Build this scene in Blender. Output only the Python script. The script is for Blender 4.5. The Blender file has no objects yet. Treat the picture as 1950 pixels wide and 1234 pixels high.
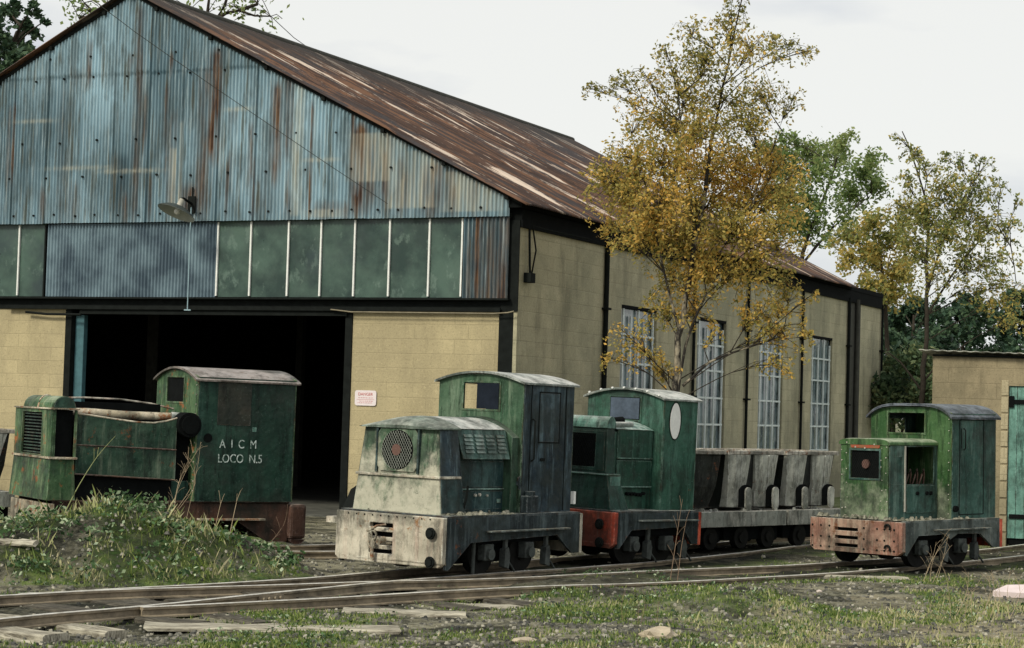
import bpy, math, random
from math import sin, cos, pi, sqrt, atan2, exp, radians
from mathutils import Vector, Matrix, noise
random.seed(7)
sc = bpy.context.scene
COL = sc.collection
R_ = random.Random(11)
U = lambda a, b: R_.uniform(a, b)

# ------------------------------------------------------------------ camera
H = 1.6; FPX = 3750.0; PITCH = .0432; ROLL = .030
F_ = Vector((0, cos(PITCH), sin(PITCH))); U0 = Vector((0, -sin(PITCH), cos(PITCH))); R0 = Vector((1, 0, 0))
RR = R0*cos(ROLL) + U0*sin(ROLL); UU = U0*cos(ROLL) - R0*sin(ROLL)
cam = bpy.data.objects.new('camera', bpy.data.cameras.new('camera')); COL.objects.link(cam)
m = Matrix((RR, UU, -F_)).transposed().to_4x4(); m.translation = (0, 0, H)
cam.matrix_world = m
cam.data.sensor_width = 36; cam.data.lens = FPX/1950*36; cam.data.clip_end = 3000; cam.data.clip_start = .1
sc.camera = cam

def ray(x, y): return F_ + RR*((x-975)/FPX) - UU*((y-617)/FPX)
def at(x, y, Y):                    # the world point on the ground plan distance Y that the survey pixel saw
    d = ray(x, y); return Vector((0, 0, H)) + d*(Y/d.y)

# ------------------------------------------------------------------ world, light
w = bpy.data.worlds.new('World'); sc.world = w; w.use_nodes = True
nt = w.node_tree; nt.nodes.clear()
def N(t, typ, **k):
    n = t.nodes.new(typ)
    for a, b in k.items(): setattr(n, a, b)
    return n
SUN_EL, SUN_AZ = radians(38), atan2(-.70, -.71)     # azimuth measured from +Y towards +X
out = N(nt, 'ShaderNodeOutputWorld'); mix = N(nt, 'ShaderNodeMixShader')
sky = N(nt, 'ShaderNodeTexSky', sky_type='NISHITA', sun_disc=False, sun_elevation=SUN_EL, sun_rotation=SUN_AZ)
b1 = N(nt, 'ShaderNodeBackground'); b1.inputs[1].default_value = .12
b2 = N(nt, 'ShaderNodeBackground'); b2.inputs[1].default_value = .76
tc = N(nt, 'ShaderNodeTexCoord'); mp = N(nt, 'ShaderNodeMapping'); mp.inputs['Scale'].default_value = (1, 1, 3.2)
ns = N(nt, 'ShaderNodeTexNoise'); ns.inputs['Scale'].default_value = 4.5; ns.inputs['Detail'].default_value = 7
cr = N(nt, 'ShaderNodeValToRGB')
cr.color_ramp.elements[0].position = .38; cr.color_ramp.elements[0].color = (.68, .71, .76, 1)
cr.color_ramp.elements[1].position = .56; cr.color_ramp.elements[1].color = (.95, .95, .91, 1)
L = nt.links.new
L(sky.outputs[0], b1.inputs[0]); L(tc.outputs['Generated'], mp.inputs[0]); L(mp.outputs[0], ns.inputs[0])
L(ns.outputs[0], cr.inputs[0]); L(cr.outputs[0], b2.inputs[0]); mix.inputs[0].default_value = .93
L(b1.outputs[0], mix.inputs[1]); L(b2.outputs[0], mix.inputs[2]); L(mix.outputs[0], out.inputs[0])
sd = bpy.data.lights.new('sun', 'SUN'); sd.energy = 2.2; sd.angle = radians(12); sd.color = (1, .95, .80)
so = bpy.data.objects.new('sun', sd); COL.objects.link(so)
sdir = Vector((sin(SUN_AZ)*cos(SUN_EL), cos(SUN_AZ)*cos(SUN_EL), sin(SUN_EL)))
so.rotation_euler = sdir.to_track_quat('Z', 'Y').to_euler()
sc.view_settings.view_transform = 'Standard'; sc.view_settings.look = 'None'
sc.view_settings.exposure = .32; sc.view_settings.gamma = 1

# ------------------------------------------------------------------ materials
def rgb(c): return (c[0], c[1], c[2], 1)
class M:
    """small helper round a principled material"""
    def __init__(s, name, rough=.7, metal=0., spec=.3):
        s.m = bpy.data.materials.new(name); s.m.use_nodes = True; s.t = s.m.node_tree
        s.p = s.t.nodes['Principled BSDF']; s.p.inputs['Roughness'].default_value = rough
        s.p.inputs['Metallic'].default_value = metal; s.p.inputs['Specular IOR Level'].default_value = spec
        s.tc = N(s.t, 'ShaderNodeTexCoord'); s.c = None
    def link(s, a, b): s.t.links.new(a, b)
    def noise(s, scale, detail=6, map=None, rough=.6, off=0, dist=0, rnd=False):
        n = N(s.t, 'ShaderNodeTexNoise'); n.inputs['Scale'].default_value = scale; n.inputs['Detail'].default_value = detail
        n.inputs['Roughness'].default_value = rough; n.inputs['Distortion'].default_value = dist
        mp = N(s.t, 'ShaderNodeMapping'); mp.inputs['Scale'].default_value = map or (1, 1, 1); mp.inputs['Location'].default_value = (off, off*.7, off*.3)
        src = s.tc.outputs['Object']
        if rnd:
            oi = N(s.t, 'ShaderNodeObjectInfo'); va = N(s.t, 'ShaderNodeVectorMath', operation='ADD'); sc_ = N(s.t, 'ShaderNodeMath', operation='MULTIPLY'); sc_.inputs[1].default_value = 40
            s.link(oi.outputs['Random'], sc_.inputs[0]); s.link(src, va.inputs[0]); s.link(sc_.outputs[0], va.inputs[1]); src = va.outputs[0]
        s.link(src, mp.inputs[0]); s.link(mp.outputs[0], n.inputs[0]); return n.outputs[0]
    def ramp(s, v, a, b, va=0., vb=1.):
        n = N(s.t, 'ShaderNodeMapRange'); n.inputs[1].default_value = a; n.inputs[2].default_value = b
        n.inputs[3].default_value = va; n.inputs[4].default_value = vb; s.link(v, n.inputs[0]); return n.outputs[0]
    def mul(s, a, b, op='MULTIPLY'):
        n = N(s.t, 'ShaderNodeMath', operation=op.replace('ADDN', 'ADD'), use_clamp=(op not in ('SUBTRACT', 'ADDN')))
        for i, q in enumerate((a, b)):
            if isinstance(q, (int, float)): n.inputs[i].default_value = q
            else: s.link(q, n.inputs[i])
        return n.outputs[0]
    def mix(s, fac, a, b):
        n = N(s.t, 'ShaderNodeMix', data_type='RGBA')
        if isinstance(fac, (int, float)): n.inputs[0].default_value = fac
        else: s.link(fac, n.inputs[0])
        for i, q in ((6, a), (7, b)):
            if isinstance(q, tuple): n.inputs[i].default_value = rgb(q)
            else: s.link(q, n.inputs[i])
        return n.outputs[2]
    def axis(s, i):
        n = N(s.t, 'ShaderNodeSeparateXYZ'); s.link(s.tc.outputs['Object'], n.inputs[0]); return n.outputs[i]
    def nz(s):
        g = N(s.t, 'ShaderNodeNewGeometry'); n = N(s.t, 'ShaderNodeSeparateXYZ'); s.link(g.outputs['Normal'], n.inputs[0]); return n.outputs[2]
    def attr(s, name):
        n = N(s.t, 'ShaderNodeAttribute', attribute_name=name); return n
    def bump(s, v, dist=.01, strength=.6):
        n = N(s.t, 'ShaderNodeBump'); n.inputs['Distance'].default_value = dist; n.inputs['Strength'].default_value = strength
        s.link(v, n.inputs['Height'])
        if s.p.inputs['Normal'].links: s.link(s.p.inputs['Normal'].links[0].from_socket, n.inputs['Normal'])
        s.link(n.outputs[0], s.p.inputs['Normal']); return s
    def done(s, c):
        if isinstance(c, tuple): s.p.inputs['Base Color'].default_value = rgb(c)
        else: s.link(c, s.p.inputs['Base Color'])
        return s.m

RUST = (.16, .06, .025)
def paint(name, c1, c2, streak=(.3, .34, .30), st=.5, rust=.25, dust=0, dustc=(.62, .58, .50), lowdust=None, rough=.55, off=0, rc=RUST, big=2.2):
    q = M(name, rough, 0, .22)
    c = q.mix(q.ramp(q.noise(big, 8, off=off), .42, .58), c1, c2)
    c = q.mix(q.ramp(q.noise(1.7, 6, (1, 1, .8), off=off+31, rough=.6), .50, .62, 0, .6), c, tuple(v*.55 for v in c1))
    s1 = q.ramp(q.noise(2.6, 9, (4, 4, .30), off=off+3, rough=.75), .52, .63, 0, st*.9)
    c = q.mix(s1, c, streak)
    d = q.ramp(q.noise(3.2, 9, (3, 3, .5), off=off+9, rough=.78), .50, .62, 0, .82)
    c = q.mix(d, c, tuple(v*.25 for v in c1))
    if rust: c = q.mix(q.ramp(q.noise(4.5, 12, off=off+17, rough=.75), .70-rust*.32, .74-rust*.32, 0, .95), c, rc)
    if lowdust:
        z0, z1, amt = lowdust
        f = q.ramp(q.mul(q.axis(2), q.ramp(q.noise(3.5, 9, (1.5, 1.5, 1), off=off+51, rough=.7), .3, .7, -.42, .42), 'ADDN'), z0, z1, amt, 0)
        f = q.mul(f, q.ramp(q.noise(3, 10, (1.2, 1.2, .8), off=off+5, rough=.72), .36, .50, .55, 1.0))
        c = q.mix(f, c, dustc)
    if dust:
        f = q.mul(q.ramp(q.nz(), .35, .85, 0, dust), q.ramp(q.noise(6, 9, off=off+2, rough=.7), .40, .56, .15, 1))
        c = q.mix(f, c, dustc)
    sp = q.ramp(q.noise(38, 5, off=off, rough=.8), .60, .66, 0, .55)
    c = q.mix(sp, c, tuple(min(1, v*1.9+.10) for v in c1))
    sp = q.ramp(q.noise(31, 5, off=off+7, rough=.8), .60, .66, 0, .7)
    c = q.mix(sp, c, tuple(v*.2 for v in c1))
    bv = N(q.t, 'ShaderNodeBevel', samples=4); bv.inputs['Radius'].default_value = .014; ge = N(q.t, 'ShaderNodeNewGeometry')
    dt = N(q.t, 'ShaderNodeVectorMath', operation='DOT_PRODUCT'); q.link(bv.outputs[0], dt.inputs[0]); q.link(ge.outputs['Normal'], dt.inputs[1])
    ew = q.mul(q.ramp(dt.outputs['Value'], .995, .93, 0, 1), q.ramp(q.noise(9, 8, off=off+41, rough=.8), .44, .54))
    c = q.mix(q.mul(ew, .8), c, q.mix(q.ramp(q.noise(6, 5, off=off+43), .45, .55), (.11, .065, .04), tuple(min(1, v*1.6+.14) for v in c2)))
    q.bump(q.noise(2.6, 3, off=off), .05, .7); q.bump(q.noise(9, 4, off=off), .010, .5); q.bump(q.noise(40, 6), .003, .6)
    g2 = q.ramp(q.noise(1.3, 9, (1, 1, 1), off=off+61, rough=.72), .47, .60, 0, .72); c = q.mix(g2, c, (.020, .026, .021))
    q.link(q.ramp(q.noise(9, 6), .3, .7, rough-.15, rough+.25), q.p.inputs['Roughness'])
    return q.done(c)

def flat(name, c, rough=.7, var=.35, sc_=8, metal=0, map=None):
    q = M(name, rough, metal, .3 if max(c) > .05 else .06)
    c_ = q.mix(q.ramp(q.noise(sc_, 8, map, rough=.7), .3, .7), tuple(v*(1-var) for v in c), tuple(min(1, v*(1+var)) for v in c))
    q.bump(q.noise(sc_*6, 5), .003, .4); return q.done(c_)

MT = {}
MT['black'] = flat('black_void', (.006, .007, .007), .9)
MT['darksteel'] = flat('dark_steel', (.011, .013, .012), .8)
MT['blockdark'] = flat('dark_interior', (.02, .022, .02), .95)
MT['lintel'] = flat('dark_lintel', (.055, .055, .045), .9)
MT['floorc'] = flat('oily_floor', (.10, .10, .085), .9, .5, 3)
MT['white'] = flat('white_paint', (.78, .78, .74), .5, .15)
MT['bar'] = flat('grey_white_bar', (.62, .68, .66), .5, .2)
MT['quoinc'] = flat('dusty_conduit', (.22, .19, .13), .8, .4)
MT['teal'] = flat('teal_post', (.06, .14, .16), .5, .3)
MT['concrete'] = flat('pale_concrete', (.42, .40, .34), .9, .25)

def blocks(name, base, dark, bw, bh, course_axis='x', moss=.3):
    q = M(name, .93, 0, .15)
    mp = N(q.t, 'ShaderNodeCombineXYZ'); sx = q.axis(0 if course_axis == 'x' else 1); sz = q.axis(2)
    q.link(sx, mp.inputs[0]); q.link(sz, mp.inputs[1])
    br = N(q.t, 'ShaderNodeTexBrick'); br.inputs['Scale'].default_value = 1
    br.inputs['Brick Width'].default_value = bw; br.inputs['Row Height'].default_value = bh
    br.inputs['Mortar Size'].default_value = .010; br.inputs['Mortar Smooth'].default_value = .6; br.inputs['Bias'].default_value = 0
    br.inputs['Color1'].default_value = rgb(base); br.inputs['Color2'].default_value = rgb(tuple(v*.84 for v in base))
    br.inputs['Mortar'].default_value = rgb(tuple(v*.86 for v in base)); q.link(mp.outputs[0], br.inputs[0])
    c = q.mix(q.ramp(q.noise(.9, 9, off=4, rough=.65), .44, .62), br.outputs[0], dark)
    c = q.mix(q.ramp(q.noise(1.3, 8, (1.5, 1.5, .35), off=8, rough=.7), .50, .64, 0, moss), c, tuple(v*.5 for v in dark))
    c = q.mix(q.ramp(q.noise(34, 5, rough=.9), .53, .62, 0, .6), c, tuple(v*.5 for v in dark)); c = q.mix(q.ramp(q.noise(30, 5, off=5, rough=.9), .57, .64, 0, .5), c, tuple(min(1, v*1.3) for v in base))
    inv = q.ramp(br.outputs['Fac'], 0, 1, 1, 0); q.bump(inv, .004, .5)
    dz = q.mul(q.axis(2), q.ramp(q.noise(1.6, 9, off=71, rough=.7), .3, .7, -.6, .6), 'ADDN')
    c = q.mix(q.ramp(dz, .1, .9, .6, 0), c, tuple(v*.45 for v in dark))
    c = q.mix(q.mul(br.outputs['Fac'], q.ramp(q.noise(2.5, 7, off=81), .42, .6, 0, .22)), c, tuple(v*.4 for v in dark))
    q.bump(q.noise(60, 5, rough=.8), .006, .7)
    return q.done(c)
MT['block_front'] = blocks('block_wall_front', (.51, .43, .255), (.39, .33, .20), .44, .215, 'x', .25)
MT['block_side'] = blocks('block_wall_side', (.50, .46, .31), (.33, .315, .215), .44, .215, 'y', .55)
MT['block_shed'] = blocks('block_wall_store', (.36, .30, .19), (.21, .18, .115), .44, .215, 'x', .5)

def corr(name, roof=False):
    q = M(name, .5 if not roof else .75, .15 if not roof else 0, .35)
    a = q.attr('tone'); sp = N(q.t, 'ShaderNodeSeparateColor'); q.link(a.outputs['Color'], sp.inputs[0])
    tone, rust, pale = sp.outputs[0], sp.outputs[1], sp.outputs[2]
    if not roof:
        c = q.mix(tone, (.05, .10, .125), (.37, .53, .61))
        c = q.mix(q.ramp(q.noise(2.2, 9, (1.6, 1, .5), rough=.65), .46, .62, 0, .65), c, (.07, .10, .105))
        fine = q.noise(4.5, 9, (3.5, 1, .22), off=5, rough=.7)
        c = q.mix(q.ramp(fine, .53, .64, 0, .7), c, (.10, .095, .06))
        c = q.mix(q.ramp(q.noise(6, 8, (5, 1, .15), off=12, rough=.7), .54, .64, 0, .55), c, (.50, .60, .62))
        rc = q.mix(q.ramp(q.noise(9, 6, (1, 1, .3)), .4, .6), (.075, .036, .020), (.18, .105, .058))
        f = q.mul(q.ramp(fine, .38, .56, .55, 1.6), rust)
        c = q.mix(f, c, rc)
        c = q.mix(q.mul(q.mul(pale, .75), q.ramp(fine, .35, .55, .3, 1)), c, (.56, .53, .42))
        q.bump(q.noise(90, 4), .002, .4)
    else:
        c = q.mix(tone, (.026, .014, .010), (.082, .044, .030))
        n1 = q.noise(1.2, 9, (.38, 1.1, .38), off=3, rough=.66)
        c = q.mix(q.ramp(n1, .47, .57, 0, .85), c, (.040, .036, .038))
        n2 = q.noise(1.5, 9, (.5, 1.9, .5), off=21, rough=.7)
        c = q.mix(q.ramp(n2, .50, .57, 0, .75), c, (.18, .088, .046))
        n3 = q.noise(1.0, 9, (.45, 1.8, .45), off=33, rough=.66)
        c = q.mix(q.mul(q.ramp(n3, .56, .61, 0, 1), q.ramp(pale, 0, 1, .8, 1)), c, (.66, .54, .44))
        c = q.mix(rust, c, (.030, .028, .026))
    return q.done(c)
MT['corr'] = corr('galvanised_corrugated'); MT['roof'] = corr('rusty_corrugated', True)

# ------------------------------------------------------------------ mesh builder
class MB:
    def __init__(s): s.v = []; s.f = []; s.sm = []; s.col = None
    def add(s, vs, fs, smooth=False):
        o = len(s.v); s.v += [tuple(q) for q in vs]; s.f += [tuple(i+o for i in f) for f in fs]; s.sm += [smooth]*len(fs); return s
    def box(s, x0, x1, y0, y1, z0, z1):
        vs = [(x, y, z) for z in (z0, z1) for y in (y0, y1) for x in (x0, x1)]
        return s.add(vs, [(0, 2, 3, 1), (4, 5, 7, 6), (0, 1, 5, 4), (2, 6, 7, 3), (0, 4, 6, 2), (1, 3, 7, 5)])
    def loft(s, secs, cap=True, smooth=False, close=True):
        n = len(secs[0]); vs = [p for q in secs for p in q]; fs = []
        for k in range(len(secs)-1):
            for i in range(n if close else n-1):
                j = (i+1) % n; fs.append((k*n+i, k*n+j, (k+1)*n+j, (k+1)*n+i))
        s.add(vs, fs, smooth)
        if cap:
            s.add(secs[0], [tuple(range(n))[::-1]]); s.add(secs[-1], [tuple(range(n))])
        return s
    def prism(s, poly, axis, a, b):          # poly in the two other axes
        def P(p, t): return {'x': (t, p[0], p[1]), 'y': (p[0], t, p[1]), 'z': (p[0], p[1], t)}[axis]
        return s.loft([[P(p, a) for p in poly], [P(p, b) for p in poly]])
    def tube(s, pts, r, n=8, cap=True):
        pts = [Vector(p) for p in pts]; rs = r if isinstance(r, (list, tuple)) else [r]*len(pts); secs = []
        for i, p in enumerate(pts):
            d = (pts[min(i+1, len(pts)-1)]-pts[max(i-1, 0)]).normalized()
            a = d.cross(Vector((0, 0, 1)) if abs(d.z) < .9 else Vector((1, 0, 0))).normalized(); b = d.cross(a)
            secs.append([p + (a*cos(2*pi*k/n)+b*sin(2*pi*k/n))*rs[i] for k in range(n)])
        return s.loft(secs, cap, n > 5)
    def cyl(s, c, r, axis, a, b, n=24, r2=None):
        r2 = r if r2 is None else r2
        def P(t, rr):
            o = []
            for k in range(n):
                u, v_ = rr*cos(2*pi*k/n), rr*sin(2*pi*k/n)
                o.append({'x': (t, c[0]+u, c[1]+v_), 'y': (c[0]+u, t, c[1]+v_), 'z': (c[0]+u, c[1]+v_, t)}[axis])
            return o
        return s.loft([P(a, r), P(b, r2)], True, n > 10)
    def plate(s, axis, t0, t1, a0, a1, z0, z1, holes=()):     # slab across `axis` with rectangular holes (a0,a1,z0,z1)
        A = sorted({a0, a1, *[h[0] for h in holes], *[h[1] for h in holes]}); Z = sorted({z0, z1, *[h[2] for h in holes], *[h[3] for h in holes]})
        A = [v for v in A if a0 <= v <= a1]; Z = [v for v in Z if z0 <= v <= z1]
        solid = lambda i, j: 0 <= i < len(A)-1 and 0 <= j < len(Z)-1 and not any(h[0]-1e-6 <= A[i] and A[i+1] <= h[1]+1e-6 and h[2]-1e-6 <= Z[j] and Z[j+1] <= h[3]+1e-6 for h in holes)
        P = (lambda t, a, z: (t, a, z)) if axis == 'x' else (lambda t, a, z: (a, t, z))
        for i in range(len(A)-1):
            for j in range(len(Z)-1):
                if not solid(i, j): continue
                a, b, c, d = A[i], A[i+1], Z[j], Z[j+1]
                for t in (t0, t1): s.add([P(t, a, c), P(t, b, c), P(t, b, d), P(t, a, d)], [(0, 1, 2, 3)])
                if not solid(i-1, j): s.add([P(t0, a, c), P(t1, a, c), P(t1, a, d), P(t0, a, d)], [(0, 1, 2, 3)])
                if not solid(i+1, j): s.add([P(t0, b, c), P(t1, b, c), P(t1, b, d), P(t0, b, d)], [(0, 1, 2, 3)])
                if not solid(i, j-1): s.add([P(t0, a, c), P(t1, a, c), P(t1, b, c), P(t0, b, c)], [(0, 1, 2, 3)])
                if not solid(i, j+1): s.add([P(t0, a, d), P(t1, a, d), P(t1, b, d), P(t0, b, d)], [(0, 1, 2, 3)])
        return s
    def build(s, name, mat, parent=None, label=None, bevel=0, merge=False, fixn=True):
        me = bpy.data.meshes.new(name); me.from_pydata(s.v, [], s.f)
        me.polygons.foreach_set('use_smooth', s.sm)
        if s.col: 
            ca = me.color_attributes.new('tone', 'FLOAT_COLOR', 'POINT'); ca.data.foreach_set('color', [c for q in s.col for c in q])
        if fixn or merge:
            import bmesh
            b = bmesh.new(); b.from_mesh(me)
            if merge: bmesh.ops.remove_doubles(b, verts=b.verts, dist=1e-5)
            if fixn: bmesh.ops.recalc_face_normals(b, faces=b.faces)
            b.to_mesh(me); b.free()
        me.materials.append(MT[mat] if isinstance(mat, str) else mat)
        o = bpy.data.objects.new(name, me); COL.objects.link(o)
        if parent: o.parent = parent
        if label: o['label'] = label
        if bevel:
            md = o.modifiers.new('bevel', 'BEVEL'); md.width = bevel; md.segments = 2; md.limit_method = 'ANGLE'; md.angle_limit = radians(40)
        return o
def tag(o, label, cat, group=None, kind=None):
    if label: o['label'] = label
    if cat: o['category'] = cat
    if group: o['group'] = group
    if kind: o['kind'] = kind
    return o
def thing(name, label, cat, loc=(0, 0, 0), rz=0, group=None, mw=None):
    o = bpy.data.objects.new(name, None); COL.objects.link(o); o.empty_display_size = .3
    if mw is not None: o.matrix_world = mw
    else: o.location = loc; o.rotation_euler = (0, 0, rz)
    return tag(o, label, cat, group)
def struct(o): o['kind'] = 'structure'; return o

# ------------------------------------------------------------------ terrain
def sstep(t): t = max(0, min(1, t)); return t*t*(3-2*t)
RIDGE = [(-9.0, 16.6, .40), (-5.2, 18.1, .40), (-4.3, 18.75, .56), (-3.7, 19.1, .66), (-3.25, 19.35, .54), (-2.95, 19.55, .36), (-2.6, 19.7, .08)]
def mound(x, y):
    best = 0
    for (x0, y0, h0), (x1, y1, h1) in zip(RIDGE, RIDGE[1:]):
        dx, dy = x1-x0, y1-y0; L2 = dx*dx+dy*dy
        t = max(0, min(1, ((x-x0)*dx+(y-y0)*dy)/L2)); px, py = x0+t*dx, y0+t*dy; h = h0+(h1-h0)*t
        d = sqrt((x-px)**2+(y-py)**2); front = ((x-px)*dy-(y-py)*dx) > 0
        wd = (1.55 if front else .85)*(.45+.75*min(1, h/.6))
        best = max(best, h*(1-sstep(d/wd)))
    return best
def gz(x, y):
    z = -.105+.052*sstep((x+.4)/1.2)*(1-sstep((y-26)/2))
    n = noise.noise((x*.55, y*.55, 3.1))*.05 + noise.noise((x*1.9, y*1.9, 1.7))*.022 + noise.noise((x*6, y*6, .3))*.008
    k = max(0, min(1, (26-y)/4)); z += n*(.35+.65*k)
    mo = mound(x, y)
    z += mo*(1+.25*noise.noise((x*2.2, y*2.2, 5)) + .12*noise.noise((x*6, y*6, 5)))
    z += .17*exp(-((x-1.75)**2/.55+(y-16.75)**2/.18))               # low cinder heap in the foreground
    z += .10*exp(-((x+1.2)**2/.9+(y-13.2)**2/.2))
    if y < 13: z -= (13-y)*.03
    if x > 3 and y > 28: z += .0
    return z
def greenness(x, y):
    g = noise.noise((x*.8, y*.8, 9.2))*.9 + noise.noise((x*2.6, y*2.6, 4.4))*.55 + .12
    if mound(x, y) > .05: g = .34 + noise.noise((x*1.9, y*1.9, 2.))*.7
    if y > 26: g -= .5 if x < 6 else -.1
    if y < 15.4 and x > 1.6: g -= .15*min(1, (x-1.6))
    if -2.6 < x < -1.2 and y > 19.2: g -= 1
    return max(0, min(1, g*1.4+.27))
def dryness(x, y):
    return max(0, min(1, (x-1.4)*.36 + (15.5-y)*.2 + noise.noise((x*1.9, y*2.6, 7))*1.3)) if y < 19 else .15
OIL_SHADE_A = [(-4.3, 14.95, .75, .6), (-2.2, 17.3, .8, .75), (-1.2, 18.6, .95, 1.), (.3, 20.3, .9, 1.), (1.3, 21.7, .95, 1.), (2.4, 23.3, 1., 1.), (4.6, 26.5, 1., .9)]
OIL_SHADE_B = [(-.3, 18.1, .55, .6), (2.0, 20.0, .6, .7), (3.4, 21.2, .8, .95), (4.6, 22.3, .95, 1.), (5.8, 23.8, .7, .8), (7.8, 26.6, .6, .6)]
OIL_SHADE_C = [(-7, 19.9, .9, .9), (-2.7, 21.8, .75, .9), (-2.5, 21.9, .4, .4)]
def oil_shade(x, y):  # black oily track bed, doubling as painted contact shadow under the vehicles
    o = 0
    for PL in (OIL_SHADE_A, OIL_SHADE_B, OIL_SHADE_C):
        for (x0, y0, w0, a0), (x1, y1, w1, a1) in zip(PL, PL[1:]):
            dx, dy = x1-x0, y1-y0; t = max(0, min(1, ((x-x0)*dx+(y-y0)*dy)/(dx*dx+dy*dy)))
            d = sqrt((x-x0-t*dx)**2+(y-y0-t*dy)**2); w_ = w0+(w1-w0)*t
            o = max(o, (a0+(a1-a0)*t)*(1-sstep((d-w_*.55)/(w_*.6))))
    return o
g = MB(); g.col = []
def axis_pts(core0, core1, step, far):
    p = []; t = core0
    while t <= core1+1e-6: p.append(t); t += step
    s = step; a = core0; lo = []
    while a > -far: s *= 1.45; a -= s; lo.append(a)
    s = step; b = p[-1]; hi = []
    while b < far: s *= 1.45; b += s; hi.append(b)
    return lo[::-1]+p+hi
XS = axis_pts(-7.5, 9.5, .075, 900); YS = axis_pts(11.2, 27.5, .075, 1500)
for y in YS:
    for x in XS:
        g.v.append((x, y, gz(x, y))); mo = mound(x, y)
        g.col.append((greenness(x, y), dryness(x, y), max(oil_shade(x, y), .6*min(1, mo*4)), 1))
nx = len(XS)
for j in range(len(YS)-1):
    for i in range(nx-1): g.f.append((j*nx+i, j*nx+i+1, (j+1)*nx+i+1, (j+1)*nx+i)); g.sm.append(True)
q = M('ground_earth', .97, 0, .1)
a = q.attr('tone'); sp = N(q.t, 'ShaderNodeSeparateColor'); q.link(a.outputs['Color'], sp.inputs[0])
c = q.mix(q.ramp(q.noise(2.8, 10, rough=.75), .42, .58), (.045, .046, .034), (.29, .27, .185))
c = q.mix(q.ramp(q.noise(14, 8, off=4, rough=.8), .52, .60, 0, .85), c, (.32, .31, .25))
c = q.mix(q.ramp(q.noise(22, 6, off=9, rough=.8), .56, .66, 0, .8), c, (.012, .014, .012))
gf = q.mul(q.ramp(sp.outputs[0], .35, .8), q.ramp(q.noise(9, 8, off=14, rough=.8), .36, .58))
c = q.mix(q.ramp(q.noise(1.5, 9, off=91, rough=.72), .49, .58, 0, .85), c, (.024, .026, .018))
c = q.mix(gf, c, q.mix(q.ramp(q.noise(5, 6, off=1), .4, .6), (.055, .11, .022), (.17, .235, .06)))
c = q.mix(q.mul(sp.outputs[1], q.ramp(q.noise(11, 8, off=24, rough=.8), .42, .56)), c, (.38, .33, .22))
c = q.mix(q.mul(sp.outputs[2], q.ramp(q.noise(3, 8, off=44, rough=.8), .36, .58, .6, .97)), c, (.010, .011, .010))  # oily bed with painted contact shadow, and dark mound earth
c = q.mix(q.ramp(q.noise(75, 3, off=3, rough=.9), .66, .74, 0, .8), c, (.34, .32, .26))
q.bump(q.noise(16, 8, rough=.8), .035, .8); q.bump(q.noise(70, 5, rough=.8), .01, .7)
MT['ground'] = q.done(c)
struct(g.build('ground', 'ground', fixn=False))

# ------------------------------------------------------------------ tracks
MT['rail'] = flat('rusty_rail', (.22, .18, .125), .6, .65, 5)
q = M('rail_head', .42, .25, .5); c = q.mix(q.ramp(q.noise(7, 8, rough=.7), .38, .62), (.42, .39, .33), (.80, .77, .70)); MT['railhead'] = q.done(c)
def dense(pts, step=.25):
    pts = [Vector(p) for p in pts]; n = len(pts); o = []
    for i in range(n-1):
        p0, p1, p2, p3 = pts[max(0, i-1)], pts[i], pts[i+1], pts[min(n-1, i+2)]
        k = max(1, int((p2-p1).length/step))
        for j in range(k):
            t = j/k; o.append(.5*((2*p1)+(p2-p0)*t+(2*p0-5*p1+4*p2-p3)*t*t+(3*p1-p0-3*p2+p3)*t**3))
    o.append(pts[-1]); return o
def rail(pts, label, top=0.0, h=.085):
    P = dense([(x, y, top) for x, y in pts]); t = thing('rail', label, 'rail', (0, 0, 0), 0, 'rails of the yard tracks')
    prof = [(-.055, -h), (.055, -h), (.055, -h+.012), (.010, -h+.022), (.010, -.030), (.028, -.022), (.028, -.004), (-.028, -.004), (-.028, -.022), (-.010, -.030), (-.010, -h+.022), (-.055, -h+.012)]
    head = [(-.0265, -.0035), (.0265, -.0035), (.0265, -.002), (.02, 0), (-.02, 0), (-.0265, -.002)]
    for pr, nm, mt in ((prof, 'rail_web', 'rail'), (head, 'rail_head', 'railhead')):
        b = MB(); secs = []
        for i, p in enumerate(P):
            d = (P[min(i+1, len(P)-1)]-P[max(i-1, 0)]).normalized(); s = Vector((d.y, -d.x, 0))
            wob = .006*noise.noise((p.x, p.y, 0))
            secs.append([p+s*a+Vector((0, 0, b_+wob)) for a, b_ in pr])
        b.loft(secs); b.build(nm, mt, t)
    return t
A_near = [(-4.9, 11.9), (-3.59, 14.13), (-2.88, 15.17), (-1.97, 16.62), (-.93, 18.25), (.0, 19.45), (.63, 20.15), (1.39, 21.11), (1.95, 21.95), (2.75, 23.2), (3.95, 25.2), (5.6, 27.6)]
A_far = [(-5.8, 13.7), (-4.0, 15.73), (-2.9, 16.95), (-1.78, 18.2), (-1.28, 18.95), (-.6, 20.0), (.0, 20.75), (.72, 21.75), (1.2, 22.5), (1.95, 23.75), (3.15, 25.75), (4.8, 28.2)]
B_far = [(-3.9, 15.95), (-2.8, 16.82), (-1.39, 17.86), (-.05, 18.74), (.61, 19.33), (1.37, 20.02), (2.32, 20.87), (3.32, 21.75), (4.4, 22.9), (5.6, 24.5), (7.2, 26.8)]
B_near = [(-2.78, 15.22), (-1.69, 16.14), (-.86, 16.96), (.19, 17.90), (1.21, 18.62), (2.19, 19.40), (3.63, 20.84), (4.86, 22.30), (6.37, 24.26), (8.2, 26.9)]
C_near = [(-8, 19.0), (-5.6, 20.45), (-4.0, 21.05), (-2.4, 21.35), (-1.2, 22.0), (.2, 23.5)]
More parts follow.
